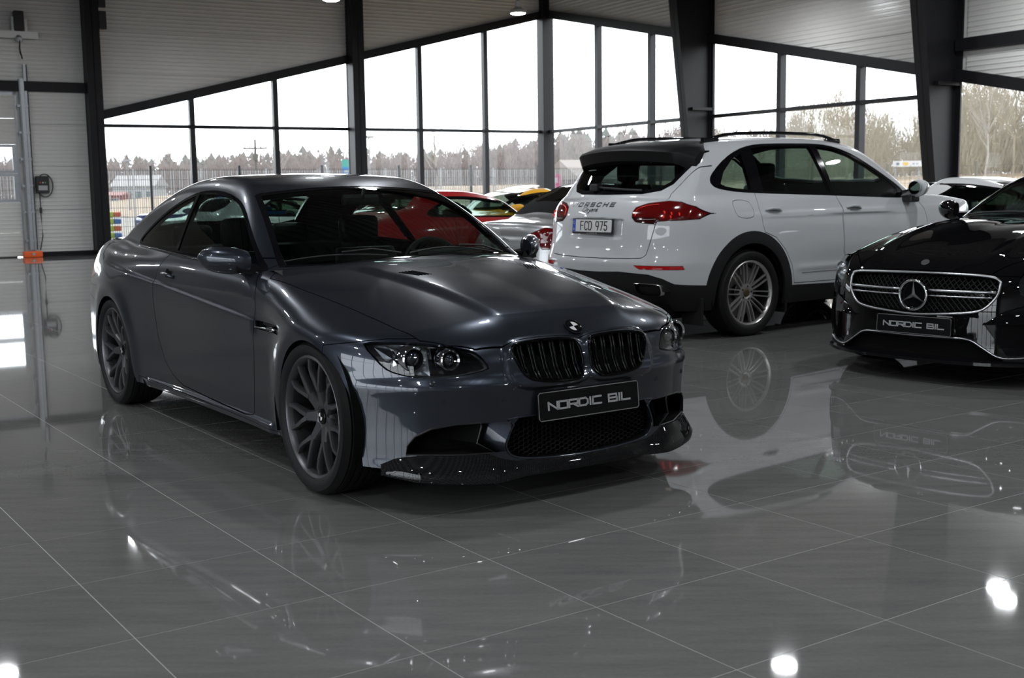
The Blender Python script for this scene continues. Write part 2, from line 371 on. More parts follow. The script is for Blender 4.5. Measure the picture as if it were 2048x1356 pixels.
class Cut:
    end=1
    def __init__(s,f,end=1): s.f=f; s.end=end
    def __call__(s,z): return s.f(z)
free=Cut(lambda z:(-99,99))
GLz=lambda s:2.895+(s-5.33)*.2488         # glazing head, left wall
GRz=lambda b:5.66-(26.73-b)*.2075         # glazing head, right wall
cutL=Cut(lambda z:(-99,5.33+(z-.10-2.895)/.2488)); cutR=Cut(lambda z:(-99,26.73-(5.66+.10-z)/.2075))
pl=lambda u,d,z:(u,B1-.02-d,z); pr=lambda u,d,z:(S2-.02-d,u,z)
# wall_left: outer skin above the glazing and beside the door, with its panels as pieces
mb=MB()
mb.prism([(5.3,2.98),(S2+.1,GLz(S2)+.08),(S2+.1,ZC+.1),(5.3,ZC+.1)],B1+.0,B1+.15,1); mb.prism([(3.6,0),(5.3,0),(5.3,ZC+.1),(3.6,ZC+.1)],B1,B1+.15,1); mb.prism([(SB,3.5),(3.6,3.5),(3.6,ZC+.1),(SB,ZC+.1)],B1,B1+.15,1); mb.prism([(SB,0),(-1.6,0),(-1.6,3.5),(SB,3.5)],B1,B1+.15,1)
wl=struct(mb,'wall_left',M_PANEL)
rows=[0.06,.98,1.90,2.78,3.46]
def panels(wall,u0,u1,zs,cut,place):
    for a,b in zip(zs[:-1],zs[1:]):
        m_=rib_panel(u0,u1,a+.004,b-.004,cut,place)
        if m_: o=m_.build('wall_panel',M_PANEL,wall,recalc=False,kind='structure')
panels(wl,3.78,5.0,rows,free,pl); panels(wl,3.2,5.0,[3.66,4.62,5.55,6.45,ZC],free,pl); panels(wl,-9,3.2,[3.66,4.62,5.55,6.45,ZC],free,pl); panels(wl,SB,-1.7,rows+[3.6],free,pl)
panels(wl,5.3,11.05,[2.95,3.9,4.82,5.74,6.5,ZC],cutL,pl); panels(wl,11.3,S2-.1,[4.2,4.82,5.74,6.5,ZC],cutL,pl)
wr=struct(MB().prism([(B1,GRz(B1)+.08),(7.3,GRz(7.3)+.08),(7.3,ZC+.1),(B1,ZC+.1)],S2,S2+.15,0).prism([(7.3,0),(BB,0),(BB,ZC+.1),(7.3,ZC+.1)],S2,S2+.15,0),'wall_right',M_PANEL)
panels(wr,20.35,B1-.1,[4.0,4.82,5.74,6.5,ZC],cutR,pr); panels(wr,13.95,20.05,[2.95,3.9,4.82,5.74,6.5,ZC],cutR,pr); panels(wr,7.5,13.65,[1.7,2.6,3.46],cutR,pr); panels(wr,7.5,13.65,[3.66,4.62,5.55,6.45,ZC],free,pr)
panels(wr,BB,7.2,rows+[4.62,5.55,6.45,ZC],free,pr)
# walls behind the camera: a glazed shop front and a plain panelled wall
struct(MB().box((SB,BB-.15,0),(S2,BB,ZC+.1)),'wall_back',M_BACK)
struct(MB().box((SB-.15,BB,4.6),(SB,9.4,ZC+.1)).box((SB-.15,9.4,0),(SB,B1,ZC+.1)).box((SB-.15,BB,0),(SB,9.4,.12)).box((SB-.15,BB,0),(SB,-8.6,4.6)),'wall_side',M_ANTH)
# ceiling with deep trapezoidal ribs, rafters
mb=MB(); n=int((B1-BB)/.25)
G=[]
for i in range(n+1):
    y=BB+i*.25
    for yy,zz in((y,ZC),(y+.11,ZC),(y+.14,ZC+.08),(y+.22,ZC+.08)): G.append([(SB,min(yy,B1),zz),(S2,min(yy,B1),zz)])
mb.grid(G); struct(mb,'ceiling',M_CEIL)
k=0
for b in (20.2,13.8,7.4,1.0,-5.4):
    mb=MB().prism([(SB,6.75),(S2-1.6,6.75),(S2-.05,6.2),(S2-.05,ZC),(SB,ZC)],b-.09,b+.09,1); k+=1; struct(mb,'trim_%d'%k,M_STEEL)
# columns and beams
def ibeam_x(b,x0t,x0b,zt):      # tapered portal column standing in the right wall, web seen from the side
    mb=MB(); f=.02; xo=S2-.02
    mb.box((xo-.03,b-.13,0),(xo,b+.13,zt)); mb.prism([(x0b,0),(x0b+.03,0),(x0t+.03,zt),(x0t,zt)],b-.13,b+.13,1); mb.prism([(x0b,0),(xo,0),(xo,zt),(x0t,zt)],b-.012,b+.012,1)
    mb.box((x0b-.05,b-.16,0),(xo,b+.16,.03)); mb.prism([(xo-.56,2.9),(xo-.03,2.9),(xo-.03,2.96),(xo-.56,2.96)],b-.12,b+.12,1)
    return mb
k=5
for b in (20.28,13.86,7.4): k+=1; struct(ibeam_x(b,15.36 if b>20 else 15.2,16.22,6.9),'trim_%d'%k,M_STEEL)
for s in (5.15,11.17): k+=1; struct(MB().box((s-.15,B1-.42,0),(s+.15,B1-.40,ZC)).box((s-.15,B1-.03,0),(s+.15,B1+.02,ZC)).box((s-.012,B1-.42,0),(s+.012,B1,ZC)).box((s-.14,B1-.40,0),(s-.10,B1,ZC)).box((s+.10,B1-.40,0),(s+.14,B1,ZC)),'trim_%d'%k,M_STEEL)
k+=1; struct(MB().box((S2-.22,B1-.22,0),(S2+.1,B1+.1,ZC),.01),'trim_%d'%k,M_STEEL)
k+=1; struct(MB().prism([(5.3,GLz(5.3)),(S2,GLz(S2)),(S2,GLz(S2)+.2),(5.3,GLz(5.3)+.2)],B1-.12,B1+.04,1),'trim_%d'%k,M_STEEL)
k+=1; struct(MB().prism([(B1,GRz(B1)),(7.3,GRz(7.3)),(7.3,GRz(7.3)+.2),(B1,GRz(B1)+.2)],S2-.12,S2+.04,0),'trim_%d'%k,M_STEEL)
k+=1; struct(MB().box((SB,B1-.14,3.46),(5.0,B1+.0,3.66)),'trim_%d'%k,M_STEEL)
k+=1; struct(MB().box((S2-.14,7.4,3.46),(S2,13.8,3.66)),'trim_%d'%k,M_STEEL)
struct(MB().box((3.78,B1-.035,0),(5.0,B1,.10)),'baseboard_left',M_STEEL)
# windows: one per bay, frame bars with an upper and a lower pane
TZ=2.776
def window(n,axis,u0,u1,head,lo=.12):
    P=(lambda u,d,z:(u,B1+.02-d,z)) if axis=='l' else ((lambda u,d,z:(S2+.02-d,u,z)) if axis=='r' else (lambda u,d,z:(SB-.02+d,u,z)))
    mb=MB(); w=.058
    def bar(a,b,za,zb,d0=-.05,d1=.10):
        V=[P(u,d,z) for u in(a,b) for d in(d0,d1) for z in(za,zb)]; mb.add(V,[(0,1,3,2),(4,6,7,5),(0,4,5,1),(2,3,7,6),(0,2,6,4),(1,5,7,3)])
    a,b=min(u0,u1),max(u0,u1)
    bar(a-w,a+w,0 if axis!='b' else .1,head(a)+.06); bar(a,b,TZ-.036,TZ+.036); bar(a,b,0 if axis!='b' else .1,lo)
    if min(head(a),head(b))<TZ+.05: mb=MB(); bar(a-w,a+w,0,head(a)+.06); bar(a,b,0,lo)
    o=rot(mb.build('window_%d'%n,M_FRAME,kind='structure'))
    def pane(z0,z1a,z1b):
        q=MB(); q.add([P(u,.0,z) for u,z in((a+w,z0),(b-w,z0),(b-w,z1b),(a+w,z1a))],[(0,1,2,3)]); r=q.build('pane',M_PANE,o,recalc=False,kind='structure')
    zt=(head(a)+.05,head(b)+.05)
    if min(zt)<TZ+.1: pane(lo,*zt)
    else: pane(lo,TZ-.03,TZ-.03); pane(TZ+.03,*zt)
wn=0
for u0,u1 in zip((5.3,7.27,9.22,11.3,12.93,14.78),(7.27,9.22,11.05,12.93,14.78,16.42)): wn+=1; window(wn,'l',u0,u1,GLz)
for u0,u1 in zip((24.56,22.39,20.28,18.1,16.0,13.9,11.7,9.5,7.45),(26.8,24.56,22.39,20.28,18.1,16.0,13.86,11.7,9.5)): wn+=1; window(wn,'r',u0,u1,GRz)
for i in range(9): wn+=1; window(wn,'b',-8.6+2*i,-6.6+2*i,lambda u:4.58,.14)
# sectional door in the left wall
door=rot(MB().box((-1.6,B1-.06,0),(-1.5,B1+.08,3.48)).box((3.56,B1-.01,0),(3.62,B1+.08,3.48)).box((-1.6,B1-.01,3.38),(3.62,B1+.08,3.48)).build('door_1',M_GALV,kind='structure'))
zz=[.02,.52,1.16,1.76,2.36,2.90,3.38]
for i,(a,b) in enumerate(zip(zz[:-1],zz[1:])):
    if i in (2,3):
        mb=MB(); xs=[-1.45,-.21,1.03,2.27,3.52]
        mb.box((-1.5,B1-.03,a),(3.58,B1+.02,a+.06)).box((-1.5,B1-.03,b-.06),(3.58,B1+.02,b-.004))
        for x in xs: mb.box((x-.04,B1-.03,a+.06),(x+.04,B1+.02,b-.06))
        p=mb.build('door_panel',M_GALV,door)
        for x0,x1 in zip(xs[:-1],xs[1:]): MB().box((x0+.04,B1-.012,a+.06),(x1-.04,B1+.0,b-.06)).build('pane',M_PANE,p)
    else:
        q=rib_panel(-1.5,3.58,a,b-.006,free,lambda u,d,z:(u,B1-.03-d*.4,z)); q.box((-1.5,B1-.029,a),(3.58,B1+.02,b-.006)); q.build('door_panel',M_DOORP,door)
struct(MB().box((-1.5,B1-.05,0),(3.45,B1-.02,.02)),'trim_30',M_DARK)
# ---------------------------------------------------------------- fittings on the door side
tr=rot(empty('door_track',kind=None,label='galvanised vertical guide rail of the sectional door, with brackets',cat='door track')); tr.location=room(3.72,B1-.06)
mb=MB().box((-.05,-.10,.15),(-.02,.02,3.7)).box((-.05,-.10,.15),(.05,-.085,3.7)).box((.035,-.06,.15),(.05,.02,3.7)); mb.build('rail',M_GALV,tr)
MB().box((.06,-.06,.15),(.11,.03,4.0)).build('angle_bar',M_GALV,tr); MB().tube([(.125,-.05,.15),(.125,-.05,4.0)],.012,8).build('lifting_cable',M_DARK,tr)
for z in (.35,.95,1.5,2.05,2.6,3.15): MB().box((-.10,-.09,z-.025),(.115,.0,z+.025)).build('bracket',M_GALV,tr)
mo=rot(empty('door_motor',label='black door motor above the guide rail with grey shaft',cat='motor')); mo.location=room(3.72,B1-.18,4.55)
MB().box((-1.0,-.05,-.03),(.38,.05,.11)).build('shaft_beam',mat('beam_white',(.75,.76,.76),.4),mo); MB().box((-.08,-.10,.12),(.12,.10,.52),.03).build('motor_body',M_DARK,mo); MB().box((-.12,-.04,.05),(-.07,.04,.40)).build('bracket',mat('beam_white',(.75,.76,.76),.4),mo); MB().box((.13,-.04,.05),(.18,.04,.36)).build('bracket',mat('beam_white',(.75,.76,.76),.4),mo); MB().lathe([(-.10,.0),(-.10,.07),(-.02,.09),(.04,.05),(.04,0)],16,2).build('gear_case',M_GALV,mo)
MB().tube([(.02,-.06,-.02),(.0,-.07,-.25),(.04,-.07,-.45),(.0,-.06,-.30)],.018,6).build('chain',M_DARK,mo)
cb=rot(empty('control_box',label='black wall-mounted control box with a looped cable',cat='control box')); cb.location=room(4.02,B1-.05,1.34)
MB().box((-.13,-.14,0),(.13,0,.36),.02).build('housing',M_DARK,cb); MB().box((-.09,-.146,.06),(.09,-.139,.16)).build('label_plate',mat('label_grey',(.35,.35,.36),.5),cb)
for i,c in enumerate(((.7,.05,.05),(.6,.6,.6),(.05,.4,.1))): MB().lathe([(-.152,0),(-.152,.014),(-.14,.014)],12,1,(-.05+i*.05,0,.22)).build('button',mat('button_%d'%i,c,.4),cb)
t=np.linspace(0,2*math.pi,40); MB().tube(np.stack([.16*np.cos(t)+.05,-.05+0*t,.16+.24*np.sin(t)],1),.012,6).build('cable_loop',M_DARK,cb)
MB().tube([(-.06,-.05,0),(-.06,-.04,-.5),(-.05,-.05,-.9),(-.12,-.08,-1.2)],.012,6).build('cable',M_DARK,cb)
MB().box((-.085,-.07,-.42),(-.035,-.02,-.30),.01).build('cable_plug',M_DARK,cb)
op=rot(empty('wheel_stop',label='orange rubber stop at the foot of the door rail',cat='rail stop')); op.location=room(3.74,B1-.19,0)
MB().box((-.20,-.09,0),(.18,.07,.13),.025).build('stop_body',M_ORANGE,op); MB().lathe([(-.10,.0),(-.10,.03),(-.089,.03)],12,1,(0,0,.07)).build('bolt',M_GALV,op)
for i,(z0,z1,l) in enumerate(((.05,.42,'black junction box on the black column beside the door, the lower of two'),(.50,.85,'black junction box with a conduit on the black column, the upper of two'))):
    jb=rot(empty('junction_box',label=l,cat='junction box')); jb.location=room(5.33,B1-.36,4.72)
    MB().box((-.03,-.08,z0),(.12,.04,z1),.01).build('box_body',M_DARK,jb); MB().box((-.02,-.086,z0+.03),(.11,-.079,z1-.03)).build('box_lid',M_DARK,jb)
    if i: MB().tube([(.03,-.02,.85),(.03,-.02,1.8)],.015,6).build('conduit',M_GALV,jb)
# ---------------------------------------------------------------- pendant lamps
ZL=4.8
lp=empty('pendant_lamp',cat='lamp',group='round pendant lamps under the hall roof')
MB().lathe([(0,.15),(.02,.165),(.06,.16),(.09,.10),(.13,.06),(.24,.055),(.26,.03),(.26,.0)],28,2).build('housing',mat('lamp_grey',(.55,.56,.57),.4,.3),lp,40)
MB().lathe([(-.022,0),(-.019,.06),(-.010,.115),(.004,.146)],24,2).build('lens',M_EMIT,lp)
MB().tube([(0,0,.26),(0,0,ZC-ZL)],.008,6).build('cord',M_DARK,lp)
spots=[(12.4,21.2,'round pendant lamp glowing in front of the glazing, beside the corner post'),(8.4,21.2,'round pendant lamp cut by the picture top, beside the tall black column')]
spots+=[(s,b,None) for s,b in ((4.4,21.2),(.4,21.2),(-3.6,21.2),(14.95,11.4),(14.6,11.0),(10.2,10.9),(5.4,11),(.7,11),(-4,11),(-9,11),(1.56,15.9),(6.2,16),(11,16),(14.9,17.0),(-3.2,16),(-8,16),(13.5,6),(8.6,6),(4,6),(-1,6),(-6,6),(-11,6),(12,1),(7,1),(2.6,1.2),(-2.4,1),(-7,1),(11,-4.5),(5.5,-4.5),(0,-4.5),(-5.5,-4.5),(-11,-4.5))]
for i,(s,b,l) in enumerate(spots):
    o=lp if i==0 else copy_tree(lp); o.location=room(s,b,ZL); o['label']=l or 'round pendant lamp hanging unseen above the picture'  # unseen lamps: some follow floor glints, the rest are added as light sources
# ---------------------------------------------------------------- outside
M_YARD=mat('yard_concrete',(.125,.122,.12),.8,noise=(.6,.12,6)); M_GRASS=mat('dry_grass',(.125,.088,.047),.9,noise=(.35,.35,8)); M_FIELD=mat('winter_field',(.10,.092,.072),.9,noise=(.08,.3,8))
o=mk('ground',[(-500,-300,-.12),(500,-300,-.12),(500,500,-.12),(-500,500,-.12)],[(0,1,2,3)],M_FIELD,kind='structure')
rot(mk('pavement',[(-60,B1-2,-.10),(24,B1-2,-.10),(24,B1+7,-.10),(-60,B1+7,-.10)],[(0,1,2,3)],M_YARD,kind='structure'))
LZ=lambda s,b:float(np.interp(s,[S2,S2+6,S2+22,S2+60],[-.09,.05,1.35,2.0]))
mb=MB().grid([[(s,b,LZ(s,b)) for b in np.linspace(-60,150,22)] for s in [S2+.2,S2+3,S2+6,S2+12,S2+22,S2+40,S2+60,S2+120]],flip=True); rot(mb.build('lawn',M_GRASS,smooth=True,kind='structure'))
def bank(x,y): s=x*math.cos(TH)+y*math.sin(TH); return LZ(s,0) if s>S2 else -.1
# fences: posts and wire panels
M_WIRE=mat('fence_dark',(.02,.021,.023),.5,.3); M_WIREL=mat('fence_galvanised',(.22,.23,.235),.5,.5)
def fence(name,p0,p1,h,pitch,m,label,step=.055,rails=9,wire=.009):
    p0=np.array(p0,float); p1=np.array(p1,float); L=np.linalg.norm(p1-p0); d=(p1-p0)/L; n=max(1,int(round(L/pitch))); pitch=L/n
    r=empty(name,(p0[0],p0[1],-.1),math.atan2(d[1],d[0]),label,'fence')
    w=MB(); x=step
    while x<pitch-.02: w.box((x-wire/2,-wire/2,.05),(x+wire/2,wire/2,h)); x+=step
    for k in range(rails): z=.1+k*(h-.15)/(rails-1); w.box((.02,-.006,z-.004),(pitch-.02,.006,z+.004))
    wm=None
    for i in range(n+1):
        if i==0: po=MB().box((-.03,-.03,0),(.03,.03,h+.05)).box((-.035,-.035,h+.05),(.035,.035,h+.07)).build('post',m,r); pr_=po
        else: pr_=po.copy(); COL.objects.link(pr_)
        pr_.location=(i*pitch,0,0); pr_.parent=r
        if i<n:
            if wm is None: wm=w.build('wire_panel',m,r); q=wm; q['kind']='stuff'
            else: q=wm.copy(); COL.objects.link(q)
            q.location=(i*pitch,0,0); q.parent=r
fence('wire_fence',room(-2,31.4)[:2],room(26,31.4)[:2],2.05,2.4,M_WIRE,'dark wire mesh fence outside the hall, the nearer of the two')
fence('wire_fence',room(-16,47)[:2],room(34,47)[:2],2.3,2.7,M_WIREL,'pale galvanised mesh fence across the yard, beyond the dark one',step=.11,wire=.018)
fence('wire_fence',room(26.6,30.6)[:2],room(26.6,-6)[:2],1.9,3.0,mat('fence_brown',(.09,.08,.06),.6),'thin brownish wire fence in the dry grass outside the window wall',step=.16,rails=5,wire=.007)
# trees
def bare_tree(mb,x,y,h,r,n,g,spread=.34,z0=-.1,lean=0.):
    top=np.array([x+lean*h,y,z0+h]); base=np.array([x,y,z0])
    k=6; P=[base+(top-base)*t+np.array([g.uniform(-1,1),g.uniform(-1,1),0])*h*.012*(t>0) for t in np.linspace(0,1,k)]
    mb.tube(P,[r*(1-.85*t) for t in np.linspace(0,1,k)],5)
    for i in range(n):
        t=g.uniform(.25,.95); b=base+(top-base)*t; a=g.uniform(0,6.283); L=h*spread*(1.05-t)*g.uniform(.6,1.2)+h*.05
        e=b+np.array([math.cos(a)*L*.75,math.sin(a)*L*.75,L*g.uniform(.5,1.0)]); m_=b*.5+e*.5+np.array([0,0,-L*.06])
        mb.tube([b,m_,e],[r*.35*(1.1-t),r*.22*(1.1-t),r*.05],3)
        for q in range(3):
            s=b+(e-b)*g.uniform(.4,.95); a2=a+g.uniform(-.9,.9); l2=L*g.uniform(.3,.55); f=s+np.array([math.cos(a2)*l2*.6,math.sin(a2)*l2*.6,l2*.8]); mb.tube([s,f],[r*.12*(1.1-t),r*.03],3)
g=random.Random(3)
def wpx(px,d,py=390):   # a bearing seen from the showroom floor: direction of a picture column, at a ground distance
    return ((px-1024)/FPX*d,d)
def thicket(name,m,label,rng,dist,hh,count,tw,seed,tww=(.003,.007)):
    g=np.random.RandomState(seed); V=[];T=[]; n=0
    for i in range(count):
        px=g.uniform(*rng); d=g.uniform(*dist); h=hh(px)*g.uniform(.72,1.08); x,y=wpx(px,d); r=h*g.uniform(.16,.26); zb=bank(x,y) if px>1330 else -.1
        k=tw; u=g.uniform(0,1,k)**g.choice([.7,1.6],k); a=g.uniform(0,6.283,k); rr=r*np.sqrt(g.uniform(0,1,k))*(1.15-u*.75)
        b=np.stack([x+rr*np.cos(a),y+rr*np.sin(a),zb+h*(.02+.88*u)],1); L=h*g.uniform(.10,.26,k)
        e=b+np.stack([np.cos(a)*L*.35,np.sin(a)*L*.35,L],1); w=h*g.uniform(*tww,k)[:,None]
        s=np.stack([np.sin(a+g.uniform(-1,1,k)),-np.cos(a),0*a],1)*w
        # slim three-sided twigs
        V.append(np.stack([b-s,b+s,b+np.stack([np.cos(a),np.sin(a),0*a],1)*w,e],1).reshape(-1,3)); q=n+4*np.arange(k)
        T.append(np.concatenate([np.stack([q,q+1,q+3],1),np.stack([q+1,q+2,q+3],1),np.stack([q+2,q,q+3],1)])); n+=4*k
    return mk(name,np.concatenate(V),np.concatenate(T),m,label=label,cat='woodland',kind='stuff')
M_TW=mat('bare_twigs',(.125,.103,.094),.9,noise=(.05,.3,4)); M_TW2=mat('willow_twigs',(.165,.142,.104),.9,noise=(.1,.3,4)); M_FIR=mat('conifer_green',(.062,.076,.066),.9,noise=(.1,.4,4)); M_BIRCH=mat('birch_bark',(.20,.185,.165),.8,noise=(6,.35,4))  # far twigs and conifers lightened and greyed, haze put into the colour
hill=lambda px:8.2+3.2*math.exp(-((px-1230)/260)**2)+1.0*math.exp(-((px-640)/90)**2)
o=thicket('bare_woodland',M_TW,'brown leafless woodland far behind the yard fences',(-150,2350),(190,240),hill,1400,80,1,(.004,.009))
o=thicket('willow_thicket',M_TW2,'yellow-brown leafless thicket beyond the dry grass',(1380,2300),(62,95),lambda px:4.9+.8*math.sin(px*.02)-1.6*math.exp(-((px-1470)/140)**2)+1.0*step(px,1800,2000),380,210,2,(.0016,.0038))
# conifer ridge: each crown a stack of ragged whorls
def conifers(name,label,seed,n,rng,dist,hh):
    g=random.Random(seed); mb=MB()
    for i in range(n):
        px=g.uniform(*rng); d=g.uniform(*dist); x,y=wpx(px,d); h=hh(px)*g.uniform(.8,1.12); z=-.1
        mb.tube([(x,y,z),(x,y,z+h*.5)],h*.012,4)
        for q in range(6):
            t=.30+q*.115; R=h*.15*(1.45-t)*g.uniform(.7,1.2); zz=z+h*t; N=9; V=[(x,y,zz+h*.13)]
            for k in range(N): a=k*6.283/N+g.uniform(-.2,.2); rr=R*g.uniform(.65,1.25); V.append((x+rr*math.cos(a),y+rr*math.sin(a),zz-g.uniform(0,h*.03)))
            mb.add(V,[(0,1+k,1+(k+1)%N) for k in range(N)])
    return mb.build(name,M_FIR,recalc=False,label=label,cat='woodland',kind='stuff')
conifers('conifer_wood','dark green conifers along the ridge line of the far wood',5,420,(-150,1400),(245,300),lambda px:hill(px)*1.16)
# single trees
def single(name,px,d,h,r,n,m,label,seed,sp=.34,lean=0):
    x,y=wpx(px,d); mb=MB(); bare_tree(mb,0,0,h,r,n,random.Random(seed),sp,0,lean); mb.build(name,m,label=label,cat='tree',loc=(x,y,bank(x,y)))
single('birch_tree',877,70,5.6,.08,60,M_BIRCH,'white birch with a round bare crown behind the fence',11)
single('birch_tree',1966,57,5.6,.055,46,M_BIRCH,'slender white birch leaning in the thicket, far right',12,.3,.06)
single('bare_tree',228,75,4.3,.06,20,M_BIRCH,'thin pale leafless tree at the left end of the glazing',13,.2)
single('bare_tree',556,95,5.6,.09,26,M_BIRCH,'pale leafless tree behind the second window mullion',14,.42)
single('bare_tree',1500,57,4.6,.045,30,M_TW2,'tall thin leafless tree rising from the thicket beside the tapered column',15,.3)
single('bare_tree',1620,57,5.4,.045,34,M_TW2,'taller leafless tree in the middle of the thicket',16,.3)
single('bare_tree',1690,57,5.0,.045,34,M_TW2,'leafless tree behind the third mullion of the window wall',17,.3)
single('bare_tree',2022,50,6.0,.05,40,M_TW2,'tall leafless tree at the right edge of the picture',18,.3)
# masts, poles and signs
def pole(name,px,d,h,label,cat,build):
    x,y=wpx(px,d); o=empty(name,(x,y,-.1),0,label,cat); build(o,h); return o
M_POLE=mat('pole_grey',(.12,.12,.125),.6); M_WOOD=mat('pole_wood',(.05,.045,.04),.8)
def power(o,h):
    MB().tube([(0,0,0),(0,0,h)],[.16,.11],8).build('pole',M_WOOD,o); MB().box((-1.1,-.06,h-.9),(1.1,.06,h-.75)).build('crossarm',M_WOOD,o)
    for x in (-1,-.5,.5,1): MB().lathe([(0,.0),(0,.06),(.12,.05),(.3,.07),(.45,.02),(.45,0)],8,2,(x,0,h-.75)).build('insulator',M_WOOD,o)
    MB().box((-.2,-.2,h-1.9),(.2,.2,h-1.3)).build('transformer',M_WOOD,o)
pole('power_pole',522,110,6.3,'wooden power pole with a crossarm in front of the far wood','power pole',power)
def lampost(o,h): MB().tube([(0,0,0),(0,0,h)],[.09,.05],8).build('pole',M_POLE,o); MB().box((-.35,-.12,h-.05),(.35,.12,h+.12),.03).build('lamp_head',M_POLE,o)
pole('street_lamp',747,85,5.2,'grey street lamp post standing between the blue sign and the birch','street lamp',lampost)
pole('street_lamp',268,100,4.2,'small pale lamp post in front of the left end of the wood','street lamp',lampost)
def mast(o,h):
    for a in range(3): t=a*2.094; MB().tube([(.7*math.cos(t),.7*math.sin(t),0),(.25*math.cos(t),.25*math.sin(t),h*.9)],.04,4).build('leg',M_POLE,o)
    mb=MB(); n=26
    for k in range(n):
        z0=h*.9*k/n; z1=h*.9*(k+1)/n; r0=.7-.45*k/n; r1=.7-.45*(k+1)/n
        for a in range(3): t=a*2.094; u=t+2.094; mb.tube([(r0*math.cos(t),r0*math.sin(t),z0),(r1*math.cos(u),r1*math.sin(u),z1)],.022,3)
    mb.build('bracing',M_POLE,o); MB().tube([(0,0,h*.88),(0,0,h)],.05,5).build('antenna',M_POLE,o)
pole('radio_mast',988,190,25,'tall thin lattice radio mast rising above the wood into the sky','mast',mast)
pole('lattice_tower',658,120,5.6,'short lattice tower in front of the far wood','mast',mast)
def board(name,px,d,w,h,z,label,cols,cat='sign',rz=0.,text=None):
    x,y=wpx(px,d); o=empty(name,(x,y,-.1),rz,label,cat)
    for sx in (-.4,.4): MB().tube([(sx*w,.04,0),(sx*w,.04,z+h)],.035,6).build('post',M_POLE,o)
    zz=z
    for i,(fr,c) in enumerate(cols): MB().box((-w/2,-.02,zz),(w/2,.02,zz+h*fr)).build('board' if i==0 else 'board_panel',mat('sign_'+name+str(px)+str(i),c,.5),o); zz+=h*fr
    return o
s1=board('information_sign',716,62,1.25,1.5,1.55,'blue information board with a green top band beyond the fence',[(.75,(.012,.10,.24)),(.25,(.02,.15,.13))])
mb=MB()
for i in range(4):
    for j in range(3): mb.box((-.5+j*.32,-.03,1.65+i*.25),(-.5+j*.32+.22,-.021,1.76+i*.25))
mb.build('map_symbols',mat('window_white',(.22,.22,.22),.5),s1)
s2=board('pink_sign',1112,58,.62,1.2,.9,'pink upright sign behind the fence beside the corner post',[(1.,(.26,.02,.09))])
MB().box((-.18,-.03,1.7),(.18,-.021,1.95)).box((-.2,-.03,1.15),(.2,-.021,1.3)).build('sign_marks',mat('window_white',(.22,.22,.22),.5),s2)
s3=board('roadside_sign',1812,50,1.22,.24,2.12,'low white roadside board with a yellow patch in the dry grass',[(1.,(.28,.28,.28))])
MB().box((-.2,-.03,2.18),(.02,-.021,2.30)).build('yellow_patch',mat('sign_yellow',(.30,.19,.01),.5),s3); MB().box((-.48,-.03,2.19),(-.36,-.021,2.29)).box((.2,-.03,2.22),(.28,-.021,2.26)).box((.36,-.03,2.22),(.42,-.021,2.26)).build('small_marks',mat('sign_grey',(.07,.075,.10),.5),s3)
# stack of coloured barriers at the kerb
x,y,_=room(6.62,33.6); st=empty('barrier_stack',(x,y,-.1),TH,'stack of bright yellow-green plastic barriers with orange and blue ends','barriers')
for k in range(5):
    z=.02+k*.19; MB().box((-.32,-.2,z),(.14,.2,z+.16),.03).build('barrier',mat('barrier_green',(.17,.22,.012),.5),st); MB().box((.14,-.18,z+.01),(.34,.18,z+.15),.03).build('barrier_end',mat('barrier_orange',(.27,.05,.014),.5) if k%2==0 else mat('barrier_blue',(.017,.065,.2),.5),st)
# far buildings
def house(px,d,w,dep,h,rh,wall,roof,label,rz=0,nw=4):
    x,y=wpx(px,d); o=empty('building',(x,y,-.1),rz,label,'building')
    MB().box((-w/2,-dep/2,0),(w/2,dep/2,h)).build('wall',wall,o); MB().prism([(-dep/2-.3,h),(dep/2+.3,h),(0,h+rh)],-w/2-.3,w/2+.3,0).build('roof',roof,o)
    for i in range(nw): xx=-w/2+w*(i+.5)/nw; p=MB().box((xx-.5,-dep/2-.05,h*.35),(xx+.5,-dep/2+.02,h*.75)).build('window',mat('window_white',(.22,.22,.22),.5),o); MB().box((xx-.42,-dep/2-.07,h*.38),(xx+.42,-dep/2-.04,h*.72)).build('pane',mat('far_pane',(.04,.055,.06),.15),p)
house(290,165,5.6,6,2.6,1.5,mat('wall_white',(.19,.19,.185),.7),mat('roof_pale',(.15,.145,.14),.7),'small white house with a pale roof at the left end of the wood')
house(1190,80,4.6,5,2.0,1.3,mat('wall_red',(.07,.037,.03),.8),mat('roof_tile',(.11,.092,.08),.8),'low red building with a pale brown roof behind the corner of the hall',.45,5)
house(230,145,3.8,4,1.4,.4,mat('wall_rust',(.15,.03,.02),.7),mat('roof_red',(.14,.04,.03),.7),'low red shed at the left end of the glazing',0,3)
# ---------------------------------------------------------------- car toolkit
def poly_sd(poly):
    "signed distance to a closed 2-D polygon, negative inside"
    A=np.asarray(poly,float); Bq=np.roll(A,-1,0); E=Bq-A; L2=(E*E).sum(1)+1e-18
    def f(U):
        out=np.empty(len(U))
        for c in range(0,len(U),20000):
            u=U[c:c+20000]; w=u[:,None]-A[None]; t=np.clip((w*E).sum(2)/L2,0,1); d=np.sqrt(((w-t[...,None]*E)**2).sum(2)).min(1)
            y0=A[:,1][None]>u[:,1:2]; y1=Bq[:,1][None]>u[:,1:2]
            with np.errstate(all='ignore'): xi=A[:,0]+(u[:,1:2]-A[:,1])*(E[:,0]/np.where(np.abs(E[:,1])<1e-12,1e-12,E[:,1]))
            ins=((y0!=y1)&(u[:,:1]<xi)).sum(1)%2==1
            out[c:c+20000]=np.where(ins,-d,d)
        return out
    return f
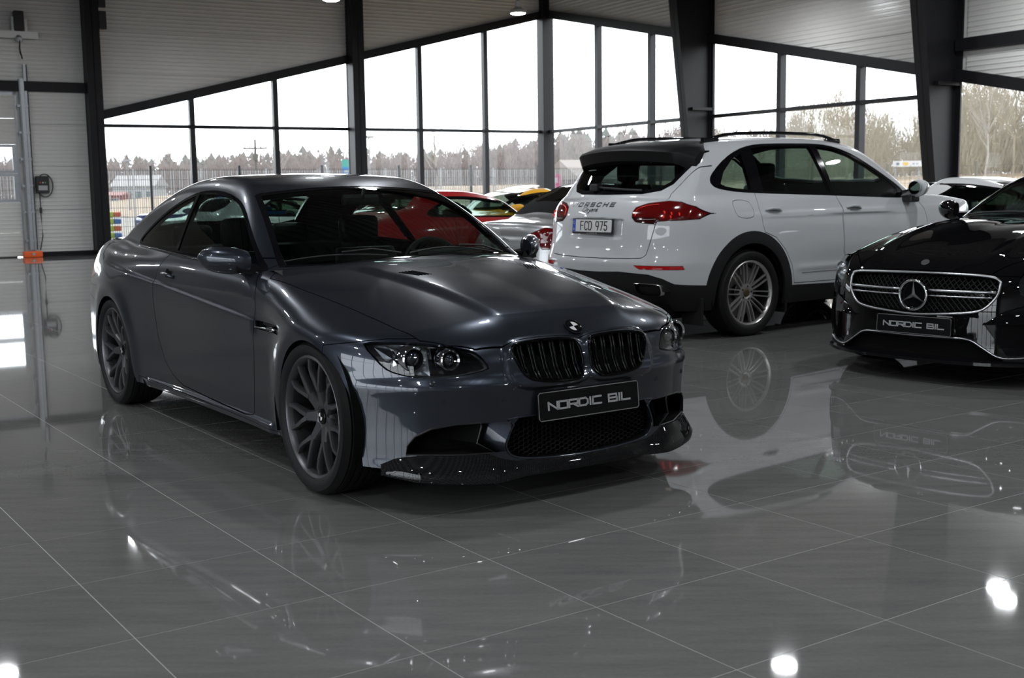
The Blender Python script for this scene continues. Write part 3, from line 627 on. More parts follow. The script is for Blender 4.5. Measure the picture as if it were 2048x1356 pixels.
def line_d(pts):
    A=np.asarray(pts,float); a=A[:-1]; E=A[1:]-a; L2=(E*E).sum(1)+1e-18
    def f(U):
        w=U[:,None]-a[None]; t=np.clip((w*E).sum(2)/L2,0,1); return np.sqrt(((w-t[...,None]*E)**2).sum(2)).min(1)
    return f
def smooth_poly(pts,n=6,closed=True):
    "Catmull-Rom through the points"
    P=np.asarray(pts,float); m=len(P); O=[]
    for i in range(m if closed else m-1):
        p0,p1,p2,p3=(P[(i+k)%m] if closed else P[min(max(i+k,0),m-1)] for k in(-1,0,1,2))
        for t in np.arange(n)/n: O.append(.5*((2*p1)+(-p0+p2)*t+(2*p0-5*p1+4*p2-p3)*t*t+(-p0+3*p1-3*p2+p3)*t**3))
    if not closed: O.append(P[-1])
    return np.array(O)
PROJ={'side':lambda P:np.stack([P[:,0],P[:,2]],1),'front':lambda P:np.stack([np.abs(P[:,1]),P[:,2]],1),'top':lambda P:np.stack([P[:,0],np.abs(P[:,1])],1)}
class Shell:
    def __init__(s,F,lo,hi,h):
        s.F=F; s.h=h; V,Q=surface_net(F,lo,hi,h); s.V=V; s.T=np.concatenate([Q[:,[0,1,2]],Q[:,[0,2,3]]]); s.lab=np.zeros(len(s.T),int)
        a,b,c=s.V[s.T[:,0]],s.V[s.T[:,1]],s.V[s.T[:,2]]
        fn=np.cross(b-a,c-a); g=grad(F,(a+b+c)/3)
        bad=(fn*g).sum(1)<0; s.T[bad]=s.T[bad][:,::-1]
    def cen(s): return (s.V[s.T[:,0]]+s.V[s.T[:,1]]+s.V[s.T[:,2]])/3
    def trim(s,z):
        C=s.cen(); s.split(lambda P:P[:,2]-z,C[:,2]<z+.05); s.lab[s.cen()[:,2]<z]=-1
    def split(s,d,sel):
        "cut the selected triangles along d(P)=0"
        idx=np.where(sel)[0]
        if not len(idx): return
        T=s.T[idx]; vs=np.unique(T); dv=np.full(len(s.V),np.nan); dv[vs]=d(s.V[vs]); dv[np.abs(dv)<2e-5]=2e-5
        D=dv[T]; neg=D<0; k=neg.sum(1); mix=(k==1)|(k==2)
        if not mix.any(): return
        mi=idx[mix]; T=T[mix]; neg=neg[mix]; k=k[mix]
        lone=np.where((k==1)[:,None],neg,~neg).argmax(1); r=np.arange(len(T)); a=T[r,lone]; b=T[r,(lone+1)%3]; c=T[r,(lone+2)%3]
        def key(p,q): return np.minimum(p,q)*len(s.V)+np.maximum(p,q)
        kk=np.concatenate([key(a,b),key(a,c)]); uq,inv=np.unique(kk,return_inverse=True); p=uq//len(s.V); q=uq%len(s.V)
        t0=np.zeros(len(uq)); t1=np.ones(len(uq)); f0=dv[p].copy(); f1=dv[q].copy()
        for _ in range(5):
            t=t0+(t1-t0)*np.clip(f0/(f0-f1),.08,.92); P=s.V[p]+t[:,None]*(s.V[q]-s.V[p]); ft=d(P); sm=(ft<0)==(f0<0)
            t0=np.where(sm,t,t0); f0=np.where(sm,ft,f0); t1=np.where(sm,t1,t); f1=np.where(sm,f1,ft)
        t=t0+(t1-t0)*np.clip(f0/(f0-f1+1e-12),0,1); P=s.V[p]+t[:,None]*(s.V[q]-s.V[p])
        n=len(s.V); s.V=np.concatenate([s.V,P]); m=len(T); ab=n+inv[:m]; ac=n+inv[m:]
        new=np.concatenate([np.stack([a,ab,ac],1),np.stack([ab,b,c],1),np.stack([ab,c,ac],1)]); nl=np.tile(s.lab[mi],3)
        keep=np.ones(len(s.T),bool); keep[mi]=False; s.T=np.concatenate([s.T[keep],new]); s.lab=np.concatenate([s.lab[keep],nl])
    def region(s,view,poly,label,cond=None,frm=(0,),gap=0.,smooth=0,grow=0.):
        "label what lies inside the outline; a gap is cut away along its edge"
        if smooth: poly=smooth_poly(poly,smooth)
        sd=poly_sd(poly); pj=PROJ[view]; lo=np.min(poly,0)-.05-grow; hi=np.max(poly,0)+.05+grow
        def sel():
            C=s.cen(); U=pj(C); m=np.isin(s.lab,frm)&(U>lo).all(1)&(U<hi).all(1)
            if cond is not None: m&=cond(C)
            return m
        f=lambda P:sd(pj(P))-grow
        if gap>0:
            s.split(lambda P:f(P)-gap/2,sel()); s.split(lambda P:f(P)+gap/2,sel())
        else: s.split(f,sel())
        m=sel(); i=np.where(m)[0]; d=f(s.cen()[i])
        s.lab[i[d<-gap/2]]=label
        if gap>0: s.lab[i[np.abs(d)<gap/2]]=-1
    def seam(s,view,pts,cond=None,frm=(0,),gap=.004):
        ld=line_d(pts); pj=PROJ[view]; lo=np.min(pts,0)-.03; hi=np.max(pts,0)+.03
        def sel():
            C=s.cen(); U=pj(C); m=np.isin(s.lab,frm)&(U>lo).all(1)&(U<hi).all(1)
            return m&cond(C) if cond is not None else m
        # refine first so that narrow strips are not missed
        def f(P): return ld(pj(P))-gap/2
        g=lambda P:ld(pj(P))-s.h*1.2
        s.split(g,sel())
        # halve across the centre line by a signed field
        A=np.asarray(pts,float)
        for p0,p1 in zip(A[:-1],A[1:]):
            e=(p1-p0)/np.linalg.norm(p1-p0); nn=np.array([-e[1],e[0]]); L=np.linalg.norm(p1-p0)
            def sl():
                m=sel(); i=np.where(m)[0]; w=pj(s.cen()[i])-p0; tt=w@e; o=np.zeros(len(s.T),bool); o[i[(tt>-.012)&(tt<L+.012)&(np.abs(w@nn)<s.h*1.3)]]=True; return o
            s.split(lambda P:(pj(P)-p0)@nn-gap/2,sl()); s.split(lambda P:(pj(P)-p0)@nn+gap/2,sl())
        m=sel(); i=np.where(m)[0]; s.lab[i[ld(pj(s.cen()[i]))<gap/2]]=-1
    def take(s,label,cond=None):
        m=s.lab==label
        if cond is not None: m&=cond(s.cen())
        T=s.T[m]; u,inv=np.unique(T,return_inverse=True); return s.V[u],inv.reshape(-1,3)
    def part(s,name,label,m,parent,cond=None,off=0.,lip=.012,liptaper=0.,kind=None,label_txt=None):
        V,T=s.take(label,cond)
        if not len(T): print('EMPTY PART',name,label); return None
        N=grad(s.F,V); N/=np.linalg.norm(N,axis=1,keepdims=True)+1e-9
        V=V+N*off; NN=N.copy()
        if lip:
            E=np.concatenate([T[:,[0,1]],T[:,[1,2]],T[:,[2,0]]]); k=np.minimum(E[:,0],E[:,1])*len(V)+np.maximum(E[:,0],E[:,1]); u,i,c=np.unique(k,return_index=True,return_counts=True)
            B=E[i[c==1]]; vb,ib=np.unique(B,return_inverse=True); ib=ib.reshape(-1,2); n=len(V); m_=len(vb)
            V=np.concatenate([V,V[vb],V[vb]-N[vb]*lip]); NN=np.concatenate([NN,np.zeros((2*m_,3))])
            o=n+ib[:,0]; p=n+ib[:,1]; T=np.concatenate([T,np.stack([p,o,o+m_],1),np.stack([p,o+m_,p+m_],1)])
        o=mk(name,V,T,m,parent,True,NN,kind=kind)
        if label_txt: o['label']=label_txt
        return o
    def liner(s,name,labels,m,parent,cond,off):
        "trim inside the cabin: the same skin set inwards and turned round"
        ms=np.isin(s.lab,labels)&cond(s.cen()); T=s.T[ms]; u,inv=np.unique(T,return_inverse=True); V=s.V[u]; N=grad(s.F,V); N/=np.linalg.norm(N,axis=1,keepdims=True)+1e-9
        return mk(name,V-N*off,inv.reshape(-1,3)[:,::-1].copy(),m,parent,True,-N)
def shoot(F,org,dr,t0=0.,t1=1.6,n=320):
    "first hit of rays org+t*dr with F=0 (vectorised)"
    org=np.atleast_2d(np.asarray(org,float)); dr=np.asarray(dr,float); t=np.linspace(t0,t1,n); hit=np.full(len(org),np.nan)
    for i,o in enumerate(org):
        P=o+t[:,None]*dr; v=F(P[:,0],P[:,1],P[:,2]); k=np.where(v<0)[0]
        if len(k) and k[0]>0: j=k[0]; hit[i]=t[j-1]+(t[j]-t[j-1])*v[j-1]/(v[j-1]-v[j])
        elif len(k): hit[i]=0
        else: hit[i]=t[v.argmin()]
    P=org+hit[:,None]*dr; N=grad(F,P); N/=np.linalg.norm(N,axis=1,keepdims=True)+1e-9; return P,N
def on_front(F,yz,x0=1.3):
    yz=np.asarray(yz,float); o=np.stack([np.full(len(yz),x0),yz[:,0],yz[:,1]],1); return shoot(F,o,(-1,0,0))
def on_rear(F,yz,x0):
    yz=np.asarray(yz,float); o=np.stack([np.full(len(yz),x0),yz[:,0],yz[:,1]],1); return shoot(F,o,(1,0,0))
def on_side(F,xz,sg):
    xz=np.asarray(xz,float); o=np.stack([xz[:,0],np.full(len(xz),1.3*sg),xz[:,1]],1); return shoot(F,o,(0,-sg,0))
def on_top(F,xy):
    xy=np.asarray(xy,float); o=np.stack([xy[:,0],xy[:,1],np.full(len(xy),2.2)],1); return shoot(F,o,(0,0,-1),0,2,500)
def rim_pocket(P,N,depth,dr=None,shrink=.85):
    "walls running inwards from an opening's edge + its floor"
    P=np.asarray(P); c=P.mean(0); d=np.asarray(dr,float) if dr is not None else -N.mean(0); Q=c+(P-c)*shrink+d*depth; n=len(P)
    mb=MB(); mb.add(np.concatenate([P-N*.004,Q,[Q.mean(0)]]),[(i,(i+1)%n,n+(i+1)%n,n+i) for i in range(n)]+[(n+i,n+(i+1)%n,2*n) for i in range(n)]); return mb
def mirror_y(mb):
    o=MB(); o.V=[v*np.array([1,-1,1]) for v in mb.V]; o.F=[f[::-1] for f in mb.F]; o.n=mb.n; return o
# ---------------------------------------------------------------- wheels
def tyre(mb,R,r,w,seg=64):
    h=w/2; prof=[(-h*.80,r-.004),(-h*.94,r+.012),(-h,r+(R-r)*.45),(-h*.97,r+(R-r)*.72),(-h*.86,R-.012),(-h*.72,R-.002)]
    tr=[]; k=5
    for i in range(k):
        a=-h*.70+i*(h*1.4)/k; b=a+h*1.4/k; tr+=[(a+.002,R),(b-.008,R),(b-.006,R-.007),(b-.001,R-.007)]
    return mb.lathe(prof+tr+[(-a,q) for a,q in prof[::-1]],seg,1)
def sweep(mb,pts,wid,dep,yface):
    "a spoke: centre line pts (r,t) in the wheel plane; width, depth and face height along it"
    P=np.array(pts,float); n=len(P); T=np.gradient(P,axis=0); T/=np.linalg.norm(T,axis=1,keepdims=True); Nn=np.stack([-T[:,1],T[:,0]],1); G=[]
    for i in range(n):
        w,d,y=wid[i],dep[i],yface[i]
        ring=[(-w/2,y-.35*d),(-w*.34,y),(w*.34,y),(w/2,y-.35*d),(w*.42,y-d),(-w*.42,y-d)]
        G.append([(P[i,0]+Nn[i,0]*a,b,P[i,1]+Nn[i,1]*a) for a,b in ring])
    mb.grid(G,closed=True); k=len(G[0]); mb.add(G[0],[tuple(range(k))]); mb.add(G[-1],[tuple(range(k))[::-1]])
def rotated(pts,ang): c,s=math.cos(ang),math.sin(ang); return [(c*a-s*b,s*a+c*b) for a,b in pts]
def make_wheel(name,kind,R,r,w,m_rim,m_cal,cap,nb=5,hub=.06):
    "outer face towards +y; wheel centre at the origin. returns the rim object with its pieces"
    yo=w/2*.86; mb=MB()
    mb.lathe([(yo,r+.004),(yo+.004,r-.006),(yo-.006,r-.016),(yo-.026,r-.021),(yo-.028,r-.002)],72,1)
    if kind=='y7':
        for k in range(7):
            a=k*2*math.pi/7+math.pi/2+.1
            st=[(.045,0),(.085,0),(.125,0)]; sweep(mb,rotated(st,a),[.066,.052,.046],[.05,.045,.04],[.008+yo-hub,.018+yo-hub,.028+yo-hub])
            for sg in(-1,1):
                br=[(.115,sg*.006),(.145,sg*.020),(.175,sg*.036),(.205,sg*.047),(r-.016,sg*.052)]
                sweep(mb,rotated(br,a),[.030,.025,.022,.020,.023],[.04,.034,.03,.028,.03],[.027+yo-hub,.036+yo-hub,.043+yo-hub,.048+yo-hub,yo-.006])
    elif kind=='twin10':
        for k in range(10):
            a=k*2*math.pi/10+.1
            for sg in(-1,1):
                st=[(.07,sg*.016),(.12,sg*.019),(.18,sg*.021),(r-.014,sg*.022)]; sweep(mb,rotated(st,a),[.014,.013,.012,.014],[.035,.03,.028,.03],[yo-hub+.004,yo-hub+.020,yo-hub+.030,yo-.008])
    elif kind=='five':
        for k in range(5):
            a=k*2*math.pi/5+.3
            for sg in(-1,1):
                st=[(.05,sg*.006),(.11,sg*.018),(.17,sg*.034),(r-.014,sg*.05)]; sweep(mb,rotated(st,a),[.03,.028,.026,.03],[.04,.035,.03,.03],[yo-hub,yo-hub+.015,yo-hub+.03,yo-.008])
    mb.lathe([(yo-hub-.06,.0),(yo-hub-.06,.085),(yo-hub-.01,.085),(yo-hub+.004,.075),(yo-hub+.008,.050),(yo-hub,.036),(yo-hub,0)],36,1)
    rim=mb.build(name,m_rim,None,38)
    MB().lathe([(yo-.024,r-.022),(yo-.06,r-.035),(-yo,r-.03),(-yo,r+.004)],64,1).build('rim_barrel',mat('barrel_dark',(.035,.035,.037),.4,.6),rim,38)
    tyre(MB(),R,r,w).build('tyre',M_RUBBER,rim,35)
    MB().lathe([(yo-hub+.012,0),(yo-hub+.012,.024),(yo-hub+.008,.033),(yo-hub-.004,.034)],28,1).build('hub_cap',cap,rim,30)
    bt=None
    for k in range(nb):
        a=k*2*math.pi/nb+.5; c=(.056*math.cos(a),0,.056*math.sin(a))
        if bt is None: bt=MB().lathe([(yo-hub+.008,0),(yo-hub+.008,.009),(yo-hub-.01,.009)],10,1).build('bolt',M_DARK,rim); b=bt
        else: b=bt.copy(); COL.objects.link(b)
        b.parent=rim; b.location=c
    yb=yo-hub-.085; dm=mat('brake_disc',(.32,.31,.30),.35,.9)
    d=MB().lathe([(yb,.085),(yb,r-.065),(yb-.03,r-.065),(yb-.03,.085)],48,1,closed=True).build('brake_disc',dm,rim,30)
    t=np.linspace(.3,1.25,10)+1.2; ri,ro=r-.13,r-.045; G=[[(q*math.cos(u),y,q*math.sin(u)) for q,y in((ri,yb+.028),(ro,yb+.028),(ro+.008,yb+.01),(ro,yb-.05),(ri,yb-.05))] for u in t]
    c=MB().grid(G,closed=True); c.add(G[0],[(0,1,2,3,4)]); c.add(G[-1],[(4,3,2,1,0)]); c.build('brake_caliper',m_cal,rim,35)
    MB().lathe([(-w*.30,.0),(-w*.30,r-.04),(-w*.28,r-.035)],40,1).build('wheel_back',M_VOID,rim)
    return rim
def place_wheels(car,rim,spots):
    first=True
    for x,y,z in spots:
        o=rim if first else copy_tree(rim); first=False
        o.parent=car; o.location=(x,y,z); o.rotation_euler=(0,0 if y>0 else 0,0 if y>0 else math.pi)
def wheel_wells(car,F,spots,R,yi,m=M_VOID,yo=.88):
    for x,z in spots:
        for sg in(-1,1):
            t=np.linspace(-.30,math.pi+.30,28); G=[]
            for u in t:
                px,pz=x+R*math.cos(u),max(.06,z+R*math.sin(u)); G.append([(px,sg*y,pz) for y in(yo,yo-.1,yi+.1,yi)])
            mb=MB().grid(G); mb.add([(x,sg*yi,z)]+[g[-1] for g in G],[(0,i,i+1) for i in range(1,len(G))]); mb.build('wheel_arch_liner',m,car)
# ---------------------------------------------------------------- shared car pieces
M_SEAT=mat('black_leather',(.010,.010,.011),.5,spec=.25,noise=(70,.2,3)); M_TRIM=mat('cabin_trim',(.012,.012,.013),.6,spec=.2,noise=(40,.15,2)); M_LINER=mat('roof_lining',(.018,.018,.019),.8,spec=.1)
G_CAR=glass('car_glass',(.56,.67,.62)); G_DARK=glass('privacy_glass',(.13,.16,.155)); G_LENS=glass('lamp_cover',(.90,.93,.95)); G_MID=glass('tinted_glass',(.34,.42,.39))
def rbox(lo,hi,b): return MB().box(lo,hi,b)
def seat(car,x,y,z,w=.50,h=.62,tilt=.36,m=None):
    m=m or M_SEAT
    s=bpy.data.objects.new('seat',None); COL.objects.link(s); s.parent=car; s.location=(x,y,z)
    def soft(mb,nm):
        o=mb.build(nm,m,s,True); md=o.modifiers.new('s','SUBSURF'); md.levels=1; md.render_levels=1; return o
    soft(MB().box((-.25,-w/2,0),(.27,w/2,.14),.05),'seat_cushion')
    G=[]
    for t in np.linspace(0,1,7):
        ww=w/2*(1.0-.25*t**3); bx=-.24-math.sin(tilt)*h*t; bz=.08+math.cos(tilt)*h*t; th=.075*(1-.35*t)
        G.append([(bx+th*.9,-ww*.6,bz),(bx+th*1.5,-ww*.95,bz),(bx+th*.2,-ww*1.05,bz-.0),(bx-th,-ww*.8,bz),(bx-th,ww*.8,bz),(bx+th*.2,ww*1.05,bz),(bx+th*1.5,ww*.95,bz),(bx+th*.9,ww*.6,bz)])
    mb=MB().grid(G,closed=True); mb.add(G[0],[tuple(range(8))]); mb.add(G[-1],[tuple(range(8))[::-1]]); soft(mb,'seat_back')
    bx=-.25-math.sin(tilt)*(h+.10); bz=.08+math.cos(tilt)*(h+.10); soft(MB().box((bx-.05,-.13,bz-.07),(bx+.04,.13,bz+.10),.04),'headrest'); return s
def steering(car,x,y,z,R=.185):
    t=np.linspace(0,2*math.pi,36,endpoint=False); mb=MB().tube(np.stack([-.35*R*np.sin(t)*0+ -math.sin(.42)*R*np.sin(t),R*np.cos(t),math.cos(.42)*R*np.sin(t)],1),.016,8,closed=True)
    mb.box((-.03,-.06,-.05),(.03,.06,.05),.015).box((-.01,-R,-.015),(.01,R,.015)).box((-.01,-.015,-R*.9),(.03,.015,0))
    o=mb.build('steering_wheel',M_TRIM,car,35); o.location=(x,y,z); return o
def plate(car,name,w,h,origin,ex,ez,en,face,rim=None,txt=None,m_txt=None,tw=.04,th=.05,gap=.01,t=.009,slant=0.,tx=None,tz=None):
    "flat plate: origin centre, ex to the reader's right, ez up, en outwards"
    o=np.array(origin); ex=np.array(ex,float); ez=np.array(ez,float); en=np.array(en,float)
    def P(u,v,d): return o+ex*u+ez*v+en*d
    mb=MB(); c=.008; out=[(-w/2+c,-h/2),(w/2-c,-h/2),(w/2,-h/2+c),(w/2,h/2-c),(w/2-c,h/2),(-w/2+c,h/2),(-w/2,h/2-c),(-w/2,-h/2+c)]
    mb.add([P(u,v,d) for d in(-.012,0) for u,v in out],[tuple(range(8)),tuple(range(15,7,-1))]+[(i,i+8,(i+1)%8+8,(i+1)%8) for i in range(8)])
    b=mb.build(name,face,car)
    if rim:
        q=MB().tube([P(u,v,.001) for u,v in out],.0022,6,closed=True); q.build('plate_edge',rim,b)
    if txt:
        Q,x1=text_quads(txt,0,0,tw,th,gap,t,slant); x1-=gap; dx=(tx if tx is not None else 0)-x1/2; dz=(tz or 0)-th/2
        mb=MB()
        for q in Q: mb.add([P(u+dx,v+dz,d) for d in(.0005,.003) for u,v in q],[(3,2,1,0),(4,5,6,7)]+[(i,(i+1)%4,(i+1)%4+4,i+4) for i in range(4)])
        mb.build('lettering',m_txt,b)
    return b,P
def mirror_part(car,x,y,z,sg,m_shell,sz=1.0,swp=.12):
    "door mirror; reaches outwards (sg) and back from the door skin"
    G=[]; n=16
    for t in np.linspace(0,1,11):
        yy=t*.19*sz; e=math.sqrt(max(0.0004,1-(abs(t-.40)/.605)**2.4)); hx=.120*e*sz; hz=.074*e*sz; xx=x-swp*t
        G.append([(xx+hx*.75*math.cos(u)*(1.0 if math.cos(u)>0 else .30)+.02,y+sg*yy,z+hz*math.sin(u)*(.85 if math.sin(u)>0 else 1.0)+.016*t) for u in np.linspace(0,2*math.pi,n,endpoint=False)])
    mb=MB().grid(G,closed=True); mb.add(G[0],[tuple(range(n))]); mb.add(G[-1],[tuple(range(n))[::-1]]); o=mb.build('door_mirror',m_shell,car,70)
    g0=[(x-.018*sz-swp*(.45+.36*math.cos(q)),y+sg*.19*sz*(.45+.36*math.cos(q)),z+.006+.052*sz*math.sin(q)) for q in np.linspace(0,6.283,17)[:-1]]; MB().add(g0+[(a-.010,b,c) for a,b,c in g0],[tuple(range(16)),tuple(range(31,15,-1))]+[(i,i+16,(i+1)%16+16,(i+1)%16) for i in range(16)]).build('mirror_glass',mat('mirror_glass',(.8,.85,.85),.02,1.),o)
    MB().add([(x+.07,y-sg*.06,z-.075),(x-.06,y-sg*.06,z-.075),(x-.06,y-sg*.04,z-.02),(x+.07,y-sg*.04,z-.02),(x+.05,y+sg*.06,z-.055),(x-.03,y+sg*.06,z-.055),(x-.03,y+sg*.06,z+.0),(x+.05,y+sg*.06,z+.0)],[(0,1,2,3),(7,6,5,4),(0,4,5,1),(3,2,6,7),(0,3,7,4),(1,5,6,2)]).build('mirror_foot',M_BLK,o)
    return o
# ================================================================ grey coupe in front
def w_(pts): return pts
def _coupe_extra(r,x,a,z):
    t=z-(.68-.0715*(x+.6)); fx=step(x,-3.3,-2.7)*(1-step(x,-.55,-.25))*step(a,.66,.74)
    r=r+fx*.0085*step(t,-.003,.022)*(1-step(t,.05,.17))
    wx=.47-.15*(x+.45)/1.1; fh=step(z,.66,.72)*step(x,-.62,-.30)*(1-step(x,.50,.66))*(1-step(a,.60,.66))
    r=r-fh*.013*(1-step(a,wx-.045,wx+.035))
    k=((np.abs(a-.180)/.185)**4+(np.abs(z-.583)/.092)**4)**.25; r=r-.015*(1-step(k,.97,1.13))*step(x,.5,.66)
    r=r-.024*(1-step(z,.208,.240))*step(x,-2.34,-2.16)*(1-step(x,-.50,-.40))*step(a,.70,.80)
    # scoop in front of the side gill
    g=np.exp(-((z-.665)/.035)**2)*step(x,-.66,-.58)*(1-step(x,-.40,-.24)); r=r+.012*g*step(a,.7,.8)
    return r
COUPE=dict(
 W=[(.9,.70),(.6,.855),(.35,.893),(.1,.902),(-.2,.895),(-.5,.876),(-.9,.868),(-1.4,.868),(-1.9,.872),(-2.3,.888),(-2.6,.900),(-2.9,.900),(-3.2,.868),(-3.6,.80),(-3.9,.72)],
 ins=([1,.3,-.3,-.9,-1.8,-2.4,-2.76,-3.2,-3.9],[.05,.15,.22,.30,.40,.50,.60,.68,.76,.82,.88,.94,1.0,1.1],
     [[.03,.01,.0,0,0,0,0,.01,.03,.06,.1,.16,.22,.4],[.05,.02,.01,0,0,0,.0,.006,.025,.055,.10,.16,.22,.4],[.08,.045,.03,.02,.014,.010,.004,0,.012,.036,.066,.10,.16,.3],
      [.08,.05,.03,.022,.016,.010,.004,-.002,.010,.026,.048,.075,.11,.25],[.08,.05,.03,.022,.016,.010,.004,-.002,.004,.018,.042,.070,.10,.25],[.07,.04,.02,.012,.006,.0,-.002,0,.004,.02,.05,.085,.13,.28],
      [.06,.02,.01,.0,0,0,0,0,.008,.028,.065,.11,.16,.3],[.06,.03,.01,.0,0,0,0,.0,.012,.032,.065,.11,.16,.3],[.10,.05,.02,.0,0,0,0.01,.02,.035,.055,.085,.12,.17,.3]]),
 T=([.85,.74,.66,.55,.4,.2,0,-.25,-.5,-.8,-1.2,-2.0,-2.76,-3.2,-3.5,-3.72,-3.85],[0,.15,.3,.45,.6,.75,.9],
   [[.60,.60,.595,.585,.56,.53,.5],[.685,.686,.68,.665,.63,.57,.48],[.728,.730,.726,.708,.672,.615,.53],[.763,.766,.764,.744,.708,.655,.58],[.803,.807,.806,.786,.750,.703,.63],[.846,.850,.851,.832,.797,.752,.69],
    [.880,.884,.885,.868,.837,.793,.73],[.913,.916,.917,.903,.879,.840,.79],[.938,.940,.940,.930,.913,.883,.84],[.95,.952,.952,.945,.932,.912,.88],[.96,.96,.96,.955,.945,.928,.90],[.97,.97,.97,.965,.955,.942,.92],
    [.98,.98,.98,.978,.970,.955,.93],[.995,.995,.993,.99,.98,.962,.93],[1.005,1.005,1.0,.995,.982,.962,.93],[1.006,1.005,1.0,.992,.975,.95,.92],[.995,.994,.99,.98,.965,.94,.90]]),
 fa=[0,.15,.3,.45,.6,.7,.78,.84,.9,.96],fp=[.752,.75,.738,.712,.652,.580,.485,.38,.24,.05],fz=[.1,.16,.24,.32,.40,.46,.508,.522,.545,.60,.66,.72,.8],fo=[.0,.0,-.004,-.004,.0,.007,.013,.006,-.008,-.020,-.045,-.09,-.15],fs=.005,
 ra=[0,.2,.4,.6,.7,.78,.85,.92],rp=[-3.84,-3.835,-3.81,-3.745,-3.67,-3.57,-3.44,-3.2],rz=[.15,.25,.35,.45,.55,.62,.68,.75,.85,.95,1.0],ro=[.12,.04,.01,.0,.0,.01,.035,.05,.055,.03,.01],
 R=[(0.0,.74),(-.2,.82),(-.36,.89),(-.48,.95),(-.75,1.082),(-1.0,1.198),(-1.25,1.298),(-1.4,1.341),(-1.6,1.370),(-1.9,1.383),(-2.2,1.374),(-2.5,1.34),(-2.75,1.288),(-3.0,1.212),(-3.25,1.118),(-3.45,1.035),(-3.65,.95),(-3.8,.85),(-3.95,.72)],
 CW=[(-.2,.56),(-.6,.56),(-1.0,.34),(-1.3,.2),(-1.6,.0),(-2.2,.0),(-2.7,-.25),(-3.6,-.45)],
 G=[(-.3,.745),(-.7,.79),(-1.2,.800),(-1.8,.795),(-2.4,.772),(-2.9,.735),(-3.3,.69),(-3.6,.63)],tum=(.9,.47,.28),crown=.072,
 k=(.07,.07,.08,.075,.035),axles=(0,-2.761),flare=(.013,.072,(.365,.33)),z0=.17,zg=.8,extra=_coupe_extra)
def arch(cx,cz,r,zb=.02,fl=.03,n=22): return [(cx+r+fl,zb)]+[(cx+r*math.cos(t),cz+r*math.sin(t)) for t in np.linspace(0,math.pi,n)]+[(cx-r-fl,zb)]
def coupe():
    F=field(COUPE); S=Shell(F,(-3.98,-1.0,.10),(.86,1.0,1.44),.0115)
    car=empty('coupe_car',(-.1256,5.4290,0),-.962027,'dark grey coupe with black double grille and gunmetal wheels, in front','car')
    P_=paint('graphite_paint',(.038,.044,.057),.7,.29,.10)
    up=lambda z0:(lambda C:C[:,2]>z0)
    S.region('side',arch(.015,.318,.343),-1,lambda C:np.abs(C[:,1])>.5); S.region('side',arch(-2.745,.322,.345),-1,lambda C:np.abs(C[:,1])>.5)
    S.trim(.182)
    # glass house
    dlo=[(-.735,.902),(-.80,.945),(-1.032,1.086),(-1.266,1.205),(-1.466,1.258),(-1.748,1.289),(-2.04,1.283),(-2.27,1.235),(-2.456,1.171),(-2.60,1.099),(-2.70,1.035),(-2.72,.995),(-2.66,.975),(-2.354,.966),(-1.908,.950),(-1.538,.938),(-1.1,.922)]
    sd_=lambda C:(np.abs(C[:,1])>.45)&(C[:,2]>.84)&(C[:,0]<-.6)
    S.region('side',dlo,1,sd_,smooth=3)
    S.region('side',dlo,2,sd_,frm=(1,),smooth=3,grow=-.016)                 # 1 = gloss black surround, 2 = glass
    bp=[(-2.075,1.30),(-2.03,1.30),(-1.885,.93),(-1.935,.93)]; S.region('side',bp,1,sd_,frm=(2,))
    ws=[(-.462,-.1),(-.462,0),(-.48,.31),(-.555,.5),(-.705,.690),(-.967,.632),(-1.29,.555),(-1.272,.3),(-1.268,0),(-1.268,-.1)]
    wc=lambda C:(C[:,2]>.905)&(C[:,0]>-1.36)
    S.region('top',ws,3,wc); S.region('top',ws,4,wc,frm=(3,),grow=-.030)      # 3 = printed border, 4 = glass
    rw=[(-2.63,-.1),(-2.63,.3),(-2.70,.46),(-3.18,.555),(-3.31,.45),(-3.36,-.1)]; rc=lambda C:(C[:,2]>1.0)&(C[:,0]<-2.5)
    S.region('top',rw,3,rc); S.region('top',rw,5,rc,frm=(3,),grow=-.03)
    fc=lambda C:C[:,0]>.28
    # lamps, grilles, intakes
    hl=[(.812,.671),(.801,.621),(.777,.578),(.745,.561),(.703,.552),(.633,.550),(.56,.555),(.495,.565),(.448,.577),(.458,.605),(.486,.638),(.527,.654),(.584,.666),(.646,.676),(.697,.680),(.759,.680)]
    S.region('front',hl,6,fc,gap=.005,smooth=2)
    kd=[(.340,.651),(.300,.664),(.181,.671),(.061,.665),(.033,.648),(.022,.604),(.022,.555),(.040,.520),(.081,.507),(.185,.509),(.270,.522),(.305,.545),(.330,.589),(.344,.624)]
    S.region('front',kd,-1,fc,smooth=3)
    lg=[(-.1,.374),(.325,.374),(.352,.345),(.384,.272),(.376,.238),(.345,.214),(.27,.200),(.1,.190),(-.1,.190)]; S.region('front',lg,-1,fc)
    si=[(.736,.242),(.732,.279),(.710,.316),(.66,.348),(.585,.363),(.489,.365),(.485,.35),(.503,.284),(.430,.240),(.555,.240)]; S.region('front',si,-1,fc); S.region('front',[(.492,.362),(.492,.345),(.506,.290),(.470,.262),(.436,.240),(.395,.242),(.398,.262),(.392,.285),(.368,.335),(.372,.362)],-1,fc)
    gl=[(-.606,.692),(-.346,.690),(-.300,.676),(-.315,.650),(-.60,.652)]; S.region('side',gl,7,lambda C:np.abs(C[:,1])>.7)
    # shut lines
    hood=[(-.445,-.1),(-.462,.30),(-.535,.5),(-.68,.70),(-.60,.785),(-.332,.768),(-.11,.742),(.20,.712),(.39,.689),(.525,.655),(.603,.577),(.660,.481),(.687,.361),(.690,.18),(.705,0),(.705,-.1)]
